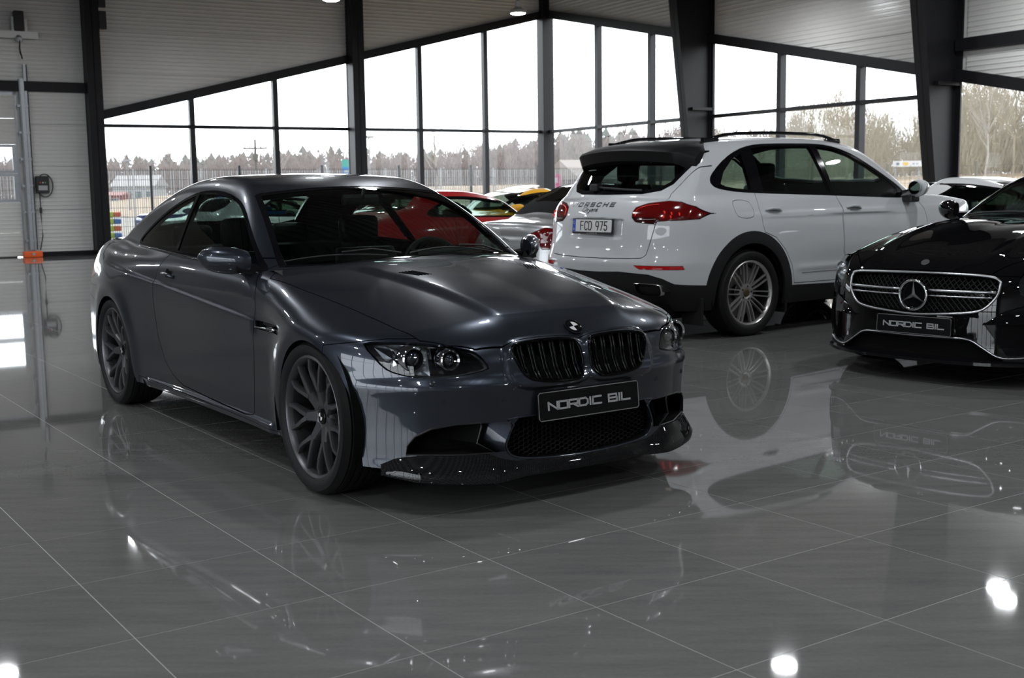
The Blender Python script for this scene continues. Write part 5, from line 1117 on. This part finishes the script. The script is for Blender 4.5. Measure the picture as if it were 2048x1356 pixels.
    for y in np.linspace(-.735,.735,31):
        u=abs(y)/.735; e=step(u,.82,1.0); xr=-.70+.14*u*u+.10*e; zr=1.612-.050*u*u-.04*e
        Pt,_=on_top(F,[(-.24-.10*e,y*.93)]); xt,zt=Pt[0,0],Pt[0,2]
        G.append([(xt,y,zt+.004),((xt+xr)/2,y,(zt+zr)/2+.020),(xr+.02,y,zr+.004),(xr,y,zr-.016),(xr+.035,y,zr-.105-.03*e),(-.50+.07*u*u,y,1.470-.02*u-.03*e)])
    mb=MB().grid(G); k=6; mb.add(G[0],[tuple(range(k))]); mb.add(G[-1],[tuple(range(k))[::-1]]); mb.build('roof_spoiler',mat('spoiler_black',(.007,.007,.0075),.5,spec=.2),car,50)
    # wiper
    Pp,Np=on_rear(F,[(.20,1.275),(.0,1.262),(-.2,1.25),(-.39,1.243)],-1.4); w=MB().tube(Pp+Np*.018,.010,6).build('rear_wiper',M_DARK,car); MB().box(Pp[0]+np.array([-.05,-.05,-.025]),Pp[0]+np.array([.02,.05,.04]),.015).build('wiper_pivot',M_DARK,w)
    # plate with its frame, lettering on the gate
    pc=(-.962,0,.949); pf,PP=plate(car,'number_plate_frame',.535,.132,pc,(0,-1,0),(.08,0,1),(-1,0,.08),M_DARK)
    pw,PQ=plate(car,'number_plate',.515,.106,np.array(pc)+np.array([-.004,0,.006]),(0,-1,0),(.08,0,1),(-1,0,.08),mat('plate_white',(.74,.75,.75),.35),None,'FcD 975',mat('plate_ink',(.015,.015,.016),.4),.036,.072,.019,.0085,tx=.025)
    o=np.array(pc)+np.array([-.004,0,.006]); q=MB().add([PQ(u,v,.001) for u,v in((-.2555,-.052),(-.218,-.052),(-.218,.052),(-.2555,.052))],[(0,1,2,3)]); q.build('plate_blue_band',mat('plate_blue',(.02,.09,.55),.4),pw)
    S_,_e=text_quads('S',0,0,.010,.014,0,.003); mb=MB()
    for qd in S_: mb.add([PQ(u-.242,v-.038,.003) for u,v in qd],[(0,1,2,3)])
    for i in range(10): t=i*.6283; mb.add([PQ(-.237+.012*math.cos(t)+du,.025+.012*math.sin(t)+dv,.003) for du,dv in((-.002,-.002),(.002,-.002),(.002,.002),(-.002,.002))],[(0,1,2,3)])
    mb.build('plate_country_mark',mat('plate_yellow',(.8,.75,.5),.4),pw)
    Tq,x1=text_quads('www.NORDIcBIL.SE',0,0,.008,.008,.0025,.0016); mb=MB()
    for qd in Tq: mb.add([PP(u-x1/2,v-.062,.002) for u,v in qd],[(0,1,2,3)])
    mb.build('frame_lettering',mat('plate_grey'),pf)
    def gate_text(Q,m,nm,dy,dz,h=.003):
        mb=MB()
        for qd in Q:
            Pp,Np=on_rear(F,[(dy-u,dz+v) for u,v in qd],-1.4); A=Pp+Np*h; B_=Pp-Np*.002; mb.add(np.concatenate([A,B_]),[(0,1,2,3)]+[(i,i+4,(i+1)%4+4,(i+1)%4) for i in range(4)])
        return mb.build(nm,m,car)
    Q,x1=text_quads('PORScHE',0,0,.048,.030,.038,.010); gate_text(Q,mat('badge_steel',(.30,.31,.32),.25,1.),'maker_lettering',.375,1.118)
    scr=[(0.055,.030),(.035,.040),(.012,.030),(.008,.010),(.025,.0),(.045,.006),(.060,.022),(.078,.024),(.070,.006),(.082,.002),(.092,.024),(.098,.004),(.112,.024),(.100,-.018),(.086,-.012),(.112,.004),(.128,.012),(.142,.022),(.130,.026),(.128,.004),(.142,.004),(.150,.024),(.154,.004),(.162,.024),(.172,.020),(.172,.004),(.180,.024),(.190,.022),(.190,.004),(.204,.012),(.214,.022),(.204,.026),(.200,.006),(.218,.006)]
    sp=smooth_poly(scr,4,False); Pp,Np=on_rear(F,[(.205-u,1.072+v) for u,v in sp],-1.4); MB().tube(Pp+Np*.003,.0022,5).build('model_script',mat('badge_steel'),car)
    # cabin
    S.liner('cabin_lining',(0,9,10,11,1),M_TRIM,car,lambda C:(C[:,2]<1.24)&(C[:,2]>.35)&(C[:,0]>-.85)&(C[:,0]<2.45),.06); S.liner('roof_lining',(0,2,4),M_LINER,car,lambda C:(C[:,2]>1.2)&(C[:,0]<2.4),.035)
    MB().box((-.85,-.8,.42),(2.5,.8,.48)).build('cabin_floor',M_TRIM,car)
    MB().grid([[(x,y,z) for x,z in((2.55,.95),(2.5,1.10),(2.2,1.12),(1.95,1.08),(1.9,.95),(1.95,.6))] for y in np.linspace(-.78,.78,7)]).build('dashboard',M_TRIM,car,40)
    for y in(-.38,.38): seat(car,1.25,y,.58,.52,.66,.30); seat(car,.30,y,.60,.54,.66,.34)
    steering(car,1.78,.38,1.05,.19)
    MB().box((-.80,-.72,.95),(-.25,.72,1.0)).build('luggage_cover',M_TRIM,car)
    wheel_wells(car,F,((0,.372),(2.895,.372)),.455,.52,yo=.94)
    cap=mat('crest_gold',(.12,.095,.045),.35,.6)
    rim=make_wheel('wheel','twin10',.370,.277,.275,mat('silver_rim',(.52,.51,.50),.28,.75),mat('caliper_silver',(.35,.35,.36),.4,.6),cap,5,.045)
    place_wheels(car,rim,[(0,-.825,.370),(0,.825,.370),(2.895,-.825,.370),(2.895,.825,.370)])
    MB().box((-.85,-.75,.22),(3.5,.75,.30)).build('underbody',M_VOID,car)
    for sg in(-1,1): MB().box((-.57,min(sg*.70,sg*.93),.13),(-.54,max(sg*.70,sg*.93),.36),.008).build('mud_flap',M_MATTE,car); MB().box((.46,min(sg*.70,sg*.93),.17),(.49,max(sg*.70,sg*.93),.36),.008).build('mud_flap',M_MATTE,car)
    # front lamps (turned away from the picture)
    for sg in(-1,1): Pp,Np=on_front(F,[(sg*.62,.88),(sg*.78,.90),(sg*.80,.80),(sg*.64,.78)],4.4); MB().add(np.concatenate([Pp+Np*.006,Pp-Np*.02]),[(0,1,2,3)]+[(i,i+4,(i+1)%4+4,(i+1)%4) for i in range(4)]).build('headlight',mat('headlamp_clear',(.5,.52,.54),.1,.5,coat=1.),car)
    return car
_t0=_t.time(); suv(); print('suv',_t.time()-_t0)
MERC=dict(
 W=[(1.0,.70),(.7,.86),(.4,.925),(.1,.948),(-.3,.945),(-.8,.925),(-1.5,.925),(-2.4,.935),(-2.945,.948),(-3.3,.92),(-3.8,.84),(-4.1,.76)],
 ins=([1,0,-1.5,-2.9,-4.1],[.1,.2,.35,.5,.62,.75,.85,.95,1.05,1.15],
  [[.04,.02,0,0,.01,.05,.1,.16,.25,.3],[.05,.03,0.01,0,0,.012,.05,.11,.2,.3],[.08,.05,.03,.01,0,.005,.03,.07,.12,.25],[.06,.03,.01,0,0,.005,.03,.08,.15,.3],[.09,.04,.01,0,0,.02,.05,.09,.15,.3]]),
 T=([.95,.84,.76,.66,.5,.3,.05,-.25,-.55,-.9,-1.5,-2.9,-3.6,-4.1],[0,.2,.4,.6,.75,.95],
  [[.64,.64,.62,.58,.53,.42],[.715,.715,.70,.66,.61,.50],[.765,.765,.75,.715,.665,.56],[.81,.81,.80,.765,.715,.62],[.862,.865,.855,.825,.775,.69],[.91,.915,.905,.88,.83,.75],[.955,.96,.952,.93,.885,.81],[.992,.997,.99,.97,.93,.86],[1.01,1.015,1.01,.995,.96,.90],[1.02,1.02,1.02,1.01,.98,.92],[1.02,1.02,1.02,1.01,.98,.93],[1.03,1.03,1.03,1.01,.98,.92],[1.04,1.04,1.03,1.0,.96,.9],[1.0,1.0,.98,.95,.9,.85]]),
 fa=[0,.2,.4,.55,.68,.78,.86,.93,.98],fp=[.87,.862,.83,.775,.685,.585,.47,.31,.1],fz=[.1,.18,.26,.36,.46,.56,.66,.74,.85],fo=[.0,.01,.0,0,.0,-.008,-.03,-.07,-.16],
 ra=[0,.3,.55,.75,.88,.95],rp=[-4.18,-4.15,-4.07,-3.93,-3.7,-3.4],rz=[.15,.3,.5,.7,.9,1.0],ro=[.1,.02,0,.02,.05,.03],
 R=[(.0,.8),(-.4,.88),(-.64,.95),(-.80,1.02),(-1.18,1.18),(-1.52,1.305),(-1.77,1.365),(-2.1,1.395),(-2.3,1.39),(-2.8,1.31),(-3.3,1.17),(-3.7,1.03),(-4.0,.85)],
 CW=[(-.2,.5),(-.7,.5),(-1.2,.3),(-1.7,0),(-2.4,0),(-3.4,-.3)],
 G=[(-.3,.70),(-.8,.765),(-1.5,.775),(-2.4,.78),(-3.2,.72),(-3.8,.60)],tum=(.95,.46,.3),crown=.06,
 k=(.09,.08,.08,.08,.04),axles=(0,-2.945),flare=(.008,.08,(.38,.35)),z0=.14,zg=.86)
def _saloon_extra(r,x,a,z):
    # two power creases on the hood, grille shield pushed out
    wx=.40+.06*(.7-x); fh=step(z,.68,.76)*step(x,-.55,-.2)*(1-step(x,.55,.78)); r=r-fh*.012*np.exp(-((a-wx)/.05)**2)
    return r
MERC['extra']=_saloon_extra
def black_coupe():
    F=field(MERC); S=Shell(F,(-4.26,-1.04,.08),(.96,1.04,1.46),.0165)
    car=empty('luxury_coupe_car',(3.242,8.188,0),3.863,'black luxury coupe with chrome-edged grille and star, beside the white car','car')
    P_=paint('black_paint',(.0045,.0045,.005),.0,.2); fc=lambda C:C[:,0]>.25; ab=lambda v:(lambda C:np.abs(C[:,1])>v)
    S.trim(.152)
    for cx in(0,-2.945): S.region('side',arch(cx,.345,.375),-1,ab(.5))
    gr=[(-.1,.705),(.30,.704),(.46,.694),(.515,.670),(.522,.64),(.51,.575),(.445,.497),(.355,.470),(.20,.455),(0,.443),(-.1,.443)]; S.region('front',gr,-1,fc)
    hl=[(.615,.690),(.640,.752),(.68,.78),(.74,.785),(.82,.77),(.83,.70),(.80,.63),(.72,.595),(.65,.575),(.62,.62)]; S.region('front',hl,1,fc,gap=.006,smooth=2)
    it=[(.45,.405),(.56,.489),(.66,.525),(.80,.53),(.83,.48),(.80,.30),(.70,.22),(.58,.21),(.52,.30)]; S.region('front',it,2,lambda C:C[:,0]>.15)
    S.region('front',[(-.1,.295),(.36,.295),(.40,.28),(.56,.19),(.60,.1),(-.1,.1)],3,fc)
    hood=[(-.60,-.1),(-.62,.4),(-.70,.72),(-.3,.80),(.25,.74),(.55,.62),(.70,.50),(.775,.44),(.79,.2),(.795,-.1)]; S.region('top',hood,4,lambda C:(C[:,2]>.66)&(C[:,0]>-.8),gap=.005)
    ws=[(-.79,-.1),(-.83,.35),(-.985,.655),(-1.12,.69),(-1.60,.545),(-1.57,.3),(-1.56,-.1)]; S.region('top',ws,5,lambda C:(C[:,2]>.98)&(C[:,0]>-1.72)); S.region('top',ws,6,lambda C:(C[:,2]>.98)&(C[:,0]>-1.72),frm=(5,),grow=-.03)
    dlo=[(-1.18,1.02),(-1.45,1.17),(-1.6,1.255),(-1.95,1.285),(-2.4,1.26),(-2.8,1.18),(-3.05,1.09),(-3.1,1.04),(-2.6,1.03),(-1.8,1.01)]; S.region('side',dlo,7,lambda C:(np.abs(C[:,1])>.4)&(C[:,2]>.94),smooth=2)
    rw=[(-2.75,-.1),(-2.78,.45),(-3.4,.50),(-3.5,-.1)]; S.region('top',rw,8,lambda C:(C[:,2]>1.02)&(C[:,0]<-2.6))
    S.region('side',[(-.78,.24),(-.72,.6),(-.80,.95),(-1.0,1.05),(-2.1,1.05),(-2.25,.9),(-2.2,.4),(-2.0,.24)],9,ab(.6),gap=.005)
    S.region('side',[(.2,.0),(.22,.60),(.40,.66),(.6,.70),(1.2,.70),(1.2,0)],10,lambda C:C[:,0]>.15,gap=.004)
    for n,k in(('body_shell',0),('hood',4),('front_bumper',10)): S.part(n,k,P_,car)
    S.part('windshield_border',5,M_BLK,car,lip=.02); S.part('windshield',6,G_MID,car,off=-.004,lip=0); S.part('rear_window',8,G_DARK,car,off=-.004,lip=0)
    S.part('lower_intake',3,M_VOID,car,off=-.03,lip=0)
    ring=[(a,z) for a,z in gr[1:-2]]; ring=[(0,.705)]+ring+[(0,.443)]+[(-a,z) for a,z in ring[:0:-1]]
    Pg,Ng=on_front(F,ring); rim_pocket(Pg,Ng,.10,(-1,0,0),.97).build('grille_recess',M_VOID,car)
    Ps,Ns=on_front(F,smooth_poly(ring,3)); MB().tube(Ps+Ns*.002,.0085,8,closed=True,up=(1,0,0)).build('grille_frame',M_SATIN,car,True)
    def xs(y,z): Pp,_=on_front(F,[(y,z)]); return Pp[0]
    # mesh, bars, star
    hs=poly_sd(np.array(ring)); mb=MB()
    for i in range(-18,19):
        for sl in(-1,1):
            pts=[]
            for z in np.linspace(.44,.71,24):
                y=i*.036+sl*(z-.57)*.9
                if hs(np.array([[y,z]]))[0]<-.006: pts.append((y,z))
            if len(pts)>3: Pp,_=on_front(F,pts[::2]); mb.tube(Pp-np.array([.035,0,0]),.0035,3)
    mb.build('grille_mesh',M_DARK,car,recalc=False,kind='stuff')
    for z,h in((.600,.010),(.566,.006)):
        for sg in(-1,1):
            ys=np.linspace(.10,.508 if z>.59 else .49,8); Pp,_=on_front(F,[(sg*y,z+.004*y) for y in ys]); MB().tube(Pp+np.array([.006,0,0]),h,8,flat=.9).build('grille_bar',M_SATIN,car,True)
    Pp,_=on_front(F,[(.34,.579),(.47,.579)]); u=Pp[1]-Pp[0]; L=np.linalg.norm(u); u/=L
    Q,x1=text_quads('AMG',0,0,.022,.010,.008,.003); mb=MB()
    for qd in Q: mb.add([Pp[0]+u*(a+.03)+np.array([.014,0,b]) for a,b in qd],[(0,1,2,3)])
    mb.build('grille_badge',M_CHROME,car)
    c=xs(0,.566)+np.array([.015,0,0]); R=.094
    st=MB().tube([c+np.array([0,R*math.cos(t),R*math.sin(t)]) for t in np.linspace(0,6.2832,49)[:-1]],.0085,10,closed=True,up=(1,0,0)).build('grille_star',M_CHROME,car,True)
    for k in range(3):
        t=math.pi/2+k*2.0944; d=np.array([0,math.cos(t),math.sin(t)]); s=np.array([0,-math.sin(t),math.cos(t)]); f=np.array([1.,0,0]); tip=c+d*(R-.004)
        MB().add([c+s*.013-f*.004,c-s*.013-f*.004,c+f*.012,tip],[(0,2,3),(2,1,3),(1,0,3),(0,1,2)]).build('star_point',M_SATIN,st)
    MB().lathe([(-.02,0),(-.02,R-.006)],32,0,c).build('star_backing',M_BLK,st)
    # hood badge
    Pp,Np=on_top(F,[(.735,0)]); n=Np[0]; u=np.array([0,1.,0]); v=np.cross(n,u); MB().add(np.concatenate([[Pp[0]+n*.004],[Pp[0]+n*.004+(u*math.cos(t)+v*math.sin(t))*.026 for t in np.linspace(0,6.283,25)[:-1]],[Pp[0]-n*.004+(u*math.cos(t)+v*math.sin(t))*.029 for t in np.linspace(0,6.283,25)[:-1]]]),[(0,1+i,1+(i+1)%24) for i in range(24)]+[(1+i,25+i,25+(i+1)%24,1+(i+1)%24) for i in range(24)]).build('hood_badge',M_SATIN,car,30)
    plate(car,'number_plate',.52,.112,(.884,.012,.373),(0,1,0),(-.04,0,1),(1,0,.04),mat('plate_black'),mat('plate_silver'),'NORDIC BIL',mat('plate_grey'),.0435,.0285,.0085,.0075)
    # chrome line along the chin
    ch=[(0,.306),(.25,.309),(.37,.302),(.44,.262),(.53,.205),(.60,.196),(.68,.205),(.76,.225)]; pts=[(-a,z) for a,z in ch[:0:-1]]+ch; Pp,Np=on_front(F,smooth_poly(pts,4,False)); MB().tube(Pp+Np*.006,.0085,8,flat=.7).build('chin_trim',M_SATIN,car,True)
    G=[]
    for a in np.linspace(-.80,.80,41): p=xs(a,.20); G.append([(p[0]-.02,a,.185),(p[0]+.03,a,.165),(p[0]+.03,a,.145),(p[0]-.15,a,.145)])
    MB().grid(G).build('front_splitter',M_BLK,car,40)
    for sg in(-1,1):
        sc=lambda C,sg=sg:C[:,1]*sg>0
        S.part('door',9,P_,car,sc); S.part('side_window',7,G_DARK,car,sc,off=-.004,lip=0)
        S.part('headlight_cover',1,G_LENS,car,sc,off=-.001,lip=.008); S.part('side_intake',2,M_PIANO,car,sc,off=-.012,lip=.03)
        hp=smooth_poly(hl,2); Pp,Np=on_front(F,[(sg*a,z) for a,z in hp]); b=rim_pocket(Pp-Np*.012,Np,.06,(-.9,-.1*sg,0),.88).build('headlight_housing',M_DARK,car)
        for a,z,r in((.69,.66,.042),(.76,.70,.038)): p=xs(sg*a,z)-np.array([.04,0,0]); MB().lathe([(.02,0),(.015,r*.5),(0,r*.8),(.012,r),(-.03,r*1.05)],24,0,p).build('lamp_lens',M_SATIN,b,40)
        lo,_=on_front(F,[(sg*a,z) for a,z in((.452,.400),(.53,.404),(.61,.408),(.69,.412))]); hi,_=on_front(F,[(sg*a,z) for a,z in((.468,.414),(.54,.468),(.62,.505),(.70,.522))])
        MB().grid([lo+np.array([.022,0,0]),lo+np.array([.012,0,.012]),hi+np.array([.004,0,0])]).build('intake_blade',P_,car,True)
        mirror_part(car,-1.34,.885*sg,1.06,sg,P_,1.15)
    for y0,x0,y1,x1 in((-.60,-.98,-.02,-.83),(.06,-.84,.56,-.94)):
        pts=[(x0+(x1-x0)*t,y0+(y1-y0)*t) for t in np.linspace(0,1,6)]; Pp,Np=on_top(F,pts); MB().tube(Pp+Np*.016,.008,6).build('wiper_blade',M_DARK,car)
    S.liner('cabin_lining',(0,9,4),M_TRIM,car,lambda C:(C[:,2]<1.08)&(C[:,2]>.3)&(C[:,0]<-.95)&(C[:,0]>-3.5),.06); S.liner('roof_lining',(0,5),M_LINER,car,lambda C:(C[:,2]>1.08)&(C[:,0]<-.9)&(C[:,0]>-3.5),.03)
    MB().grid([[(x,y,z) for x,z in((-.75,.85),(-.78,.97),(-1.1,.985),(-1.25,.93),(-1.22,.6))] for y in np.linspace(-.78,.78,7)]).build('dashboard',M_TRIM,car,40)
    for y in(-.4,.4): seat(car,-1.75,y,.34,.54,.62)
    steering(car,-1.3,.4,.88); MB().box((-3.4,-.78,.28),(-.8,.78,.33)).build('cabin_floor',M_TRIM,car)
    wheel_wells(car,F,((0,.345),(-2.945,.345)),.40,.52,yo=.92)
    rim=make_wheel('wheel','five',.348,.268,.255,mat('dark_rim',(.05,.05,.052),.3,.8),mat('caliper_grey'),M_SATIN,5,.05)
    place_wheels(car,rim,[(0,-.80,.348),(0,.80,.348),(-2.945,-.80,.348),(-2.945,.80,.348)])
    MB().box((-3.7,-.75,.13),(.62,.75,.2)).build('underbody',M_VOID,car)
    return car
_t0=_t.time(); black_coupe(); print('black',_t.time()-_t0)
# ================================================================ the other cars of the showroom
def sports_field(H=1.28,WB=2.6,wid=.92,fast=0.,nose=.66,ws=-.62,top=None,belt=.88):
    xr=-WB; t=xr-1.0; hb=belt
    R=[(.1,.70),(ws+.12,hb-.03),(ws-.05,hb+.05),(ws-.45,hb+.05+(H-hb-.05)*.62),(ws-.78,H-.055),(ws-1.15,H-.004),(ws-1.45,H),(ws-1.85,H-.05+fast*.03),(xr+.15,H-.17+fast*.07),(xr-.25,hb+.13+fast*.05),(xr-.60,hb+.0),(xr-.85,hb-.16)]
    return field(dict(
     W=[(.95,wid-.26),(.6,wid-.10),(.2,wid-.02),(0,wid),(-.5,wid-.03),(-1.3,wid-.04),(xr+.5,wid-.01),(xr,wid+.01),(xr-.4,wid-.04),(xr-.9,wid-.18)],
     ins=([1,-.3,-1.5,xr,t],[.1,.25,.4,.55,.7,.8,.9,1.0,1.1],[[.04,.01,0,0,.02,.08,.16,.25,.4],[.07,.03,.01,0,.005,.04,.10,.2,.3],[.08,.04,.02,.005,.0,.02,.06,.11,.2],[.06,.02,0,0,0,.02,.07,.15,.28],[.1,.04,.0,0,.02,.05,.1,.18,.3]]),
     T=([.9,.7,.45,.1,-.4,-1.0,xr,xr-.5,t],[0,.3,.6,.8,.95],[[nose-.1,nose-.1,nose-.12,nose-.18,.45],[nose,nose,nose-.01,nose-.06,.52],[nose+.07,nose+.08,nose+.07,nose+.01,.60],[nose+.14,nose+.15,nose+.155,nose+.11,.70],[hb-.02,hb-.02,hb-.03,hb-.06,.78],[hb+.03,hb+.03,hb+.02,hb-.0,.84],[hb+.07,hb+.07,hb+.06,hb+.03,.86],[hb+.07,hb+.06,hb+.04,hb,.82],[hb+.02,hb+.02,hb-.01,hb-.06,.76]]),
     fa=[0,.3,.5,.7,.82,.92],fp=[.90,.88,.82,.68,.50,.2],fz=[.12,.25,.4,.55,.7],fo=[-.03,.01,.0,-.03,-.12],ra=[0,.3,.55,.75,.88,.95],rp=[t,t+.02,t+.08,t+.2,t+.4,t+.75],rz=[.15,.3,.5,.65,.8,.95],ro=[.14,.04,0,.01,.03,.03],
     R=R,CW=[(ws+.3,.5),(ws-.4,.35),(ws-1.0,0),(xr+.6,0),(xr-.6,-.35)],G=[(ws+.3,wid-.18),(ws-.3,wid-.12),(-1.4,wid-.12),(xr+.4,wid-.15),(xr-.2,wid-.23),(xr-.7,wid-.34)],tum=(hb,.52,.3),crown=.07,k=(.09,.1,.1,.09,.05),axles=(0,xr),flare=(.015,.09,(.37,.33)),z0=.15,zg=hb-.12)),xr
def show_car(name,label,pose,col,metal,rimcol,tail,soft=False,h=.03,dlo=None,sunroof=False,lamp='round',**kw):
    F,xr=sports_field(**kw); hb=kw.get('belt',.88); H=kw.get('H',1.28); ws=kw.get('ws',-.62)
    S=Shell(F,(xr-1.12,-1.06,.06),(1.02,1.06,H+.1),h); car=empty(name,(pose[0],pose[1],0),pose[2],label,'car')
    P_=paint(name+'_paint_%d'%int(1000*col[0]),col,metal); ab=lambda v:(lambda C:np.abs(C[:,1])>v)
    S.trim(.165)
    for cx in(0,xr): S.region('side',arch(cx,.335,.365),-1,ab(.5))
    d=[(ws-.22,hb+.035),(ws-.50,hb+.05+(H-hb)*.45),(ws-.80,H-.125),(ws-1.15,H-.085),(ws-1.5,H-.085),(xr+.55,H-.125),(xr+.28,hb+.16),(xr+.25,hb+.085),(xr+.5,hb+.065),(-1.2,hb+.045)]
    gc=lambda C:(np.abs(C[:,1])>.35)&(C[:,2]>hb-.05); S.region('side',d,1,gc,smooth=3); S.region('side',d,2,gc,frm=(1,),smooth=3,grow=-.022)
    w=[(ws+.0,-.1),(ws-.06,.35),(ws-.28,.68),(ws-.42,.66),(ws-.80,.53),(ws-.76,.3),(ws-.75,-.1)]; wc=lambda C:(C[:,2]>hb+.01)&(C[:,0]>ws-.95); S.region('top',w,3,wc)
    r=[(xr+.42,-.1),(xr+.40,.42),(xr-.08,.50),(xr-.22,.35),(xr-.26,-.1)]; S.region('top',r,4,lambda C:(C[:,2]>hb+.10)&(C[:,0]<xr+.6))
    S.region('side',[(ws-.05,.22),(ws-.0,.6),(ws-.1,hb-.05),(ws-.22,hb+.1),(xr+.62,hb+.1),(xr+.52,hb-.1),(xr+.55,.4),(xr+.7,.22)],5,ab(.55),gap=.008)
    tl={'round':[(.50,.70),(.60,.76),(.72,.77),(.82,.74),(.80,.66),(.68,.63),(.55,.64)],'boomerang':[(.44,.80),(.62,.88),(.80,.84),(.86,.80),(.83,.66),(.62,.655),(.58,.71)]}[lamp]; S.region('front',tl,6,lambda C:C[:,0]<xr-.3,gap=.006)
    S.region('front',[(.52,.62),(.62,.69),(.76,.72),(.80,.68),(.74,.59),(.60,.57)],7,lambda C:C[:,0]>.3,gap=.006)
    if soft:
        S.region('side',[(ws-.75,H+.2),(ws-.80,H-.13),(ws-.6,hb+.06),(xr-.42,hb+.10),(xr-.55,H+.2)],8,lambda C:C[:,2]>hb+.085)
        S.part('soft_top',8,mat('black_canvas',(.012,.0125,.013),.85,spec=.1,noise=(60,.2,3)),car,off=.004)
    S.part('body_shell',0,P_,car); S.part('windshield',3,G_CAR,car,off=-.004,lip=0)
    S.part('rear_window',4,G_MID,car,off=-.004,lip=0) if (S.lab==4).any() else None
    for sg in(-1,1):
        sc=lambda C,sg=sg:C[:,1]*sg>0
        S.part('door',5,P_,car,sc); S.part('window_surround',1,M_BLK,car,sc); S.part('side_window',2,G_CAR,car,sc,off=-.004,lip=0)
        t=S.part('tail_light',6,mat('tail_red'),car,sc,off=.002)
        if lamp=='boomerang':
            Pp,Np=on_rear(F,[(sg*a,z) for a,z in((.60,.80),(.68,.835),(.77,.80),(.76,.74),(.64,.735))],xr-1.4); MB().add(np.concatenate([Pp+Np*.006,Pp-Np*.01]),[(0,1,2,3,4)]+[(i,i+5,(i+1)%5+5,(i+1)%5) for i in range(5)]).build('clear_lamp',mat('lamp_clear'),t)
        S.part('headlight',7,mat('headlamp_clear',(.5,.52,.54),.1,.5,coat=1.),car,sc,off=.002)
        mirror_part(car,ws-.34,(kw.get('wid',.92)-.10)*sg,hb+.07,sg,P_,1.0)
    if sunroof:
        G=[]
        for x in np.linspace(ws-1.0,ws-1.45,5):
            Pp,_=on_top(F,[(x,y) for y in np.linspace(-.36,.36,7)]); G.append(Pp+np.array([0,0,.012+.10*(ws-1.0-x)]))
        G=np.array(G); MB().grid(G).grid(G-np.array([0,0,.02])).build('sunroof_panel',P_,car,40)
    S.liner('cabin_lining',(0,5),M_TRIM,car,lambda C:(C[:,2]<hb+.12)&(C[:,2]>.25)&(C[:,0]<ws-.3)&(C[:,0]>xr-.2),.06)
    if not soft: S.liner('roof_lining',(0,1),M_LINER,car,lambda C:(C[:,2]>hb+.1)&(C[:,0]<ws-.2)&(C[:,0]>xr-.3),.03)
    MB().box((ws-.55,-.68,.55),(ws-.12,.68,hb-.01),.05).build('dashboard',M_TRIM,car); MB().box((xr-.1,-.7,.22),(ws-.1,.7,.27)).build('cabin_floor',M_TRIM,car)
    for y in(-.36,.36): seat(car,ws-1.0,y,.26,.5,.58)
    steering(car,ws-.62,.36,hb-.08)
    wheel_wells(car,F,((0,.335),(xr,.335)),.38,.5,yo=.88)
    rim=make_wheel('wheel','five',.335,.25,.25,rimcol,M_DARK,M_SATIN,5,.05); place_wheels(car,rim,[(0,-.79,.335),(0,.79,.335),(xr,-.79,.335),(xr,.79,.335)])
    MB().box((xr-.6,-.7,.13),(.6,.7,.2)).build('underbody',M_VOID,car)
    return car
UA=.6297765; ux,uy=math.cos(UA),math.sin(UA)
def tail_at(x,y,L,a=UA): return (x+math.cos(a)*L,y+math.sin(a)*L,a)      # pose (front axle) of a car whose tail stands at x,y
RS=mat('silver_rim'); RD=mat('dark_rim')
show_car('convertible_car','silver convertible with black fabric roof between the white and red cars',tail_at(-.14,12.72,3.94),(.42,.43,.44),.8,RS,0,soft=True,WB=2.94,wid=.94,H=1.32,ws=-.85,belt=.90,fast=2.2,lamp='boomerang')
show_car('sports_car','red sports coupe behind the windscreen of the grey coupe',tail_at(-2.45,14.6,3.65),(.42,.006,.008),.0,RD,0,WB=2.65,wid=.95,H=1.285,fast=.3)
show_car('sports_car','pale silver coupe glimpsed through the grey coupe, beyond the red one',tail_at(-5.0,16.5,3.6),(.55,.57,.58),.3,RS,0,WB=2.6,H=1.30,fast=.2,h=.036)
show_car('sports_car','blue coupe showing its tail above the rear of the grey coupe',tail_at(-6.1,19.6,3.62),(.02,.07,.26),.4,RS,0,WB=2.62,H=1.34,belt=.92,h=.036)
show_car('sports_car','yellow sports coupe with tilted sunroof, in front of the far glazing',(-1.2,21.55,UA+math.pi),(.80,.40,.02),.0,RS,0,WB=2.35,H=1.31,fast=1.,sunroof=True,nose=.62,h=.036)
show_car('sports_car','small white coupe beyond the hood of the white utility car',(6.80,12.75,UA-math.pi/2+.12),(.72,.73,.73),.0,RS,0,WB=2.45,H=1.36,belt=.92,fast=.6,h=.033)
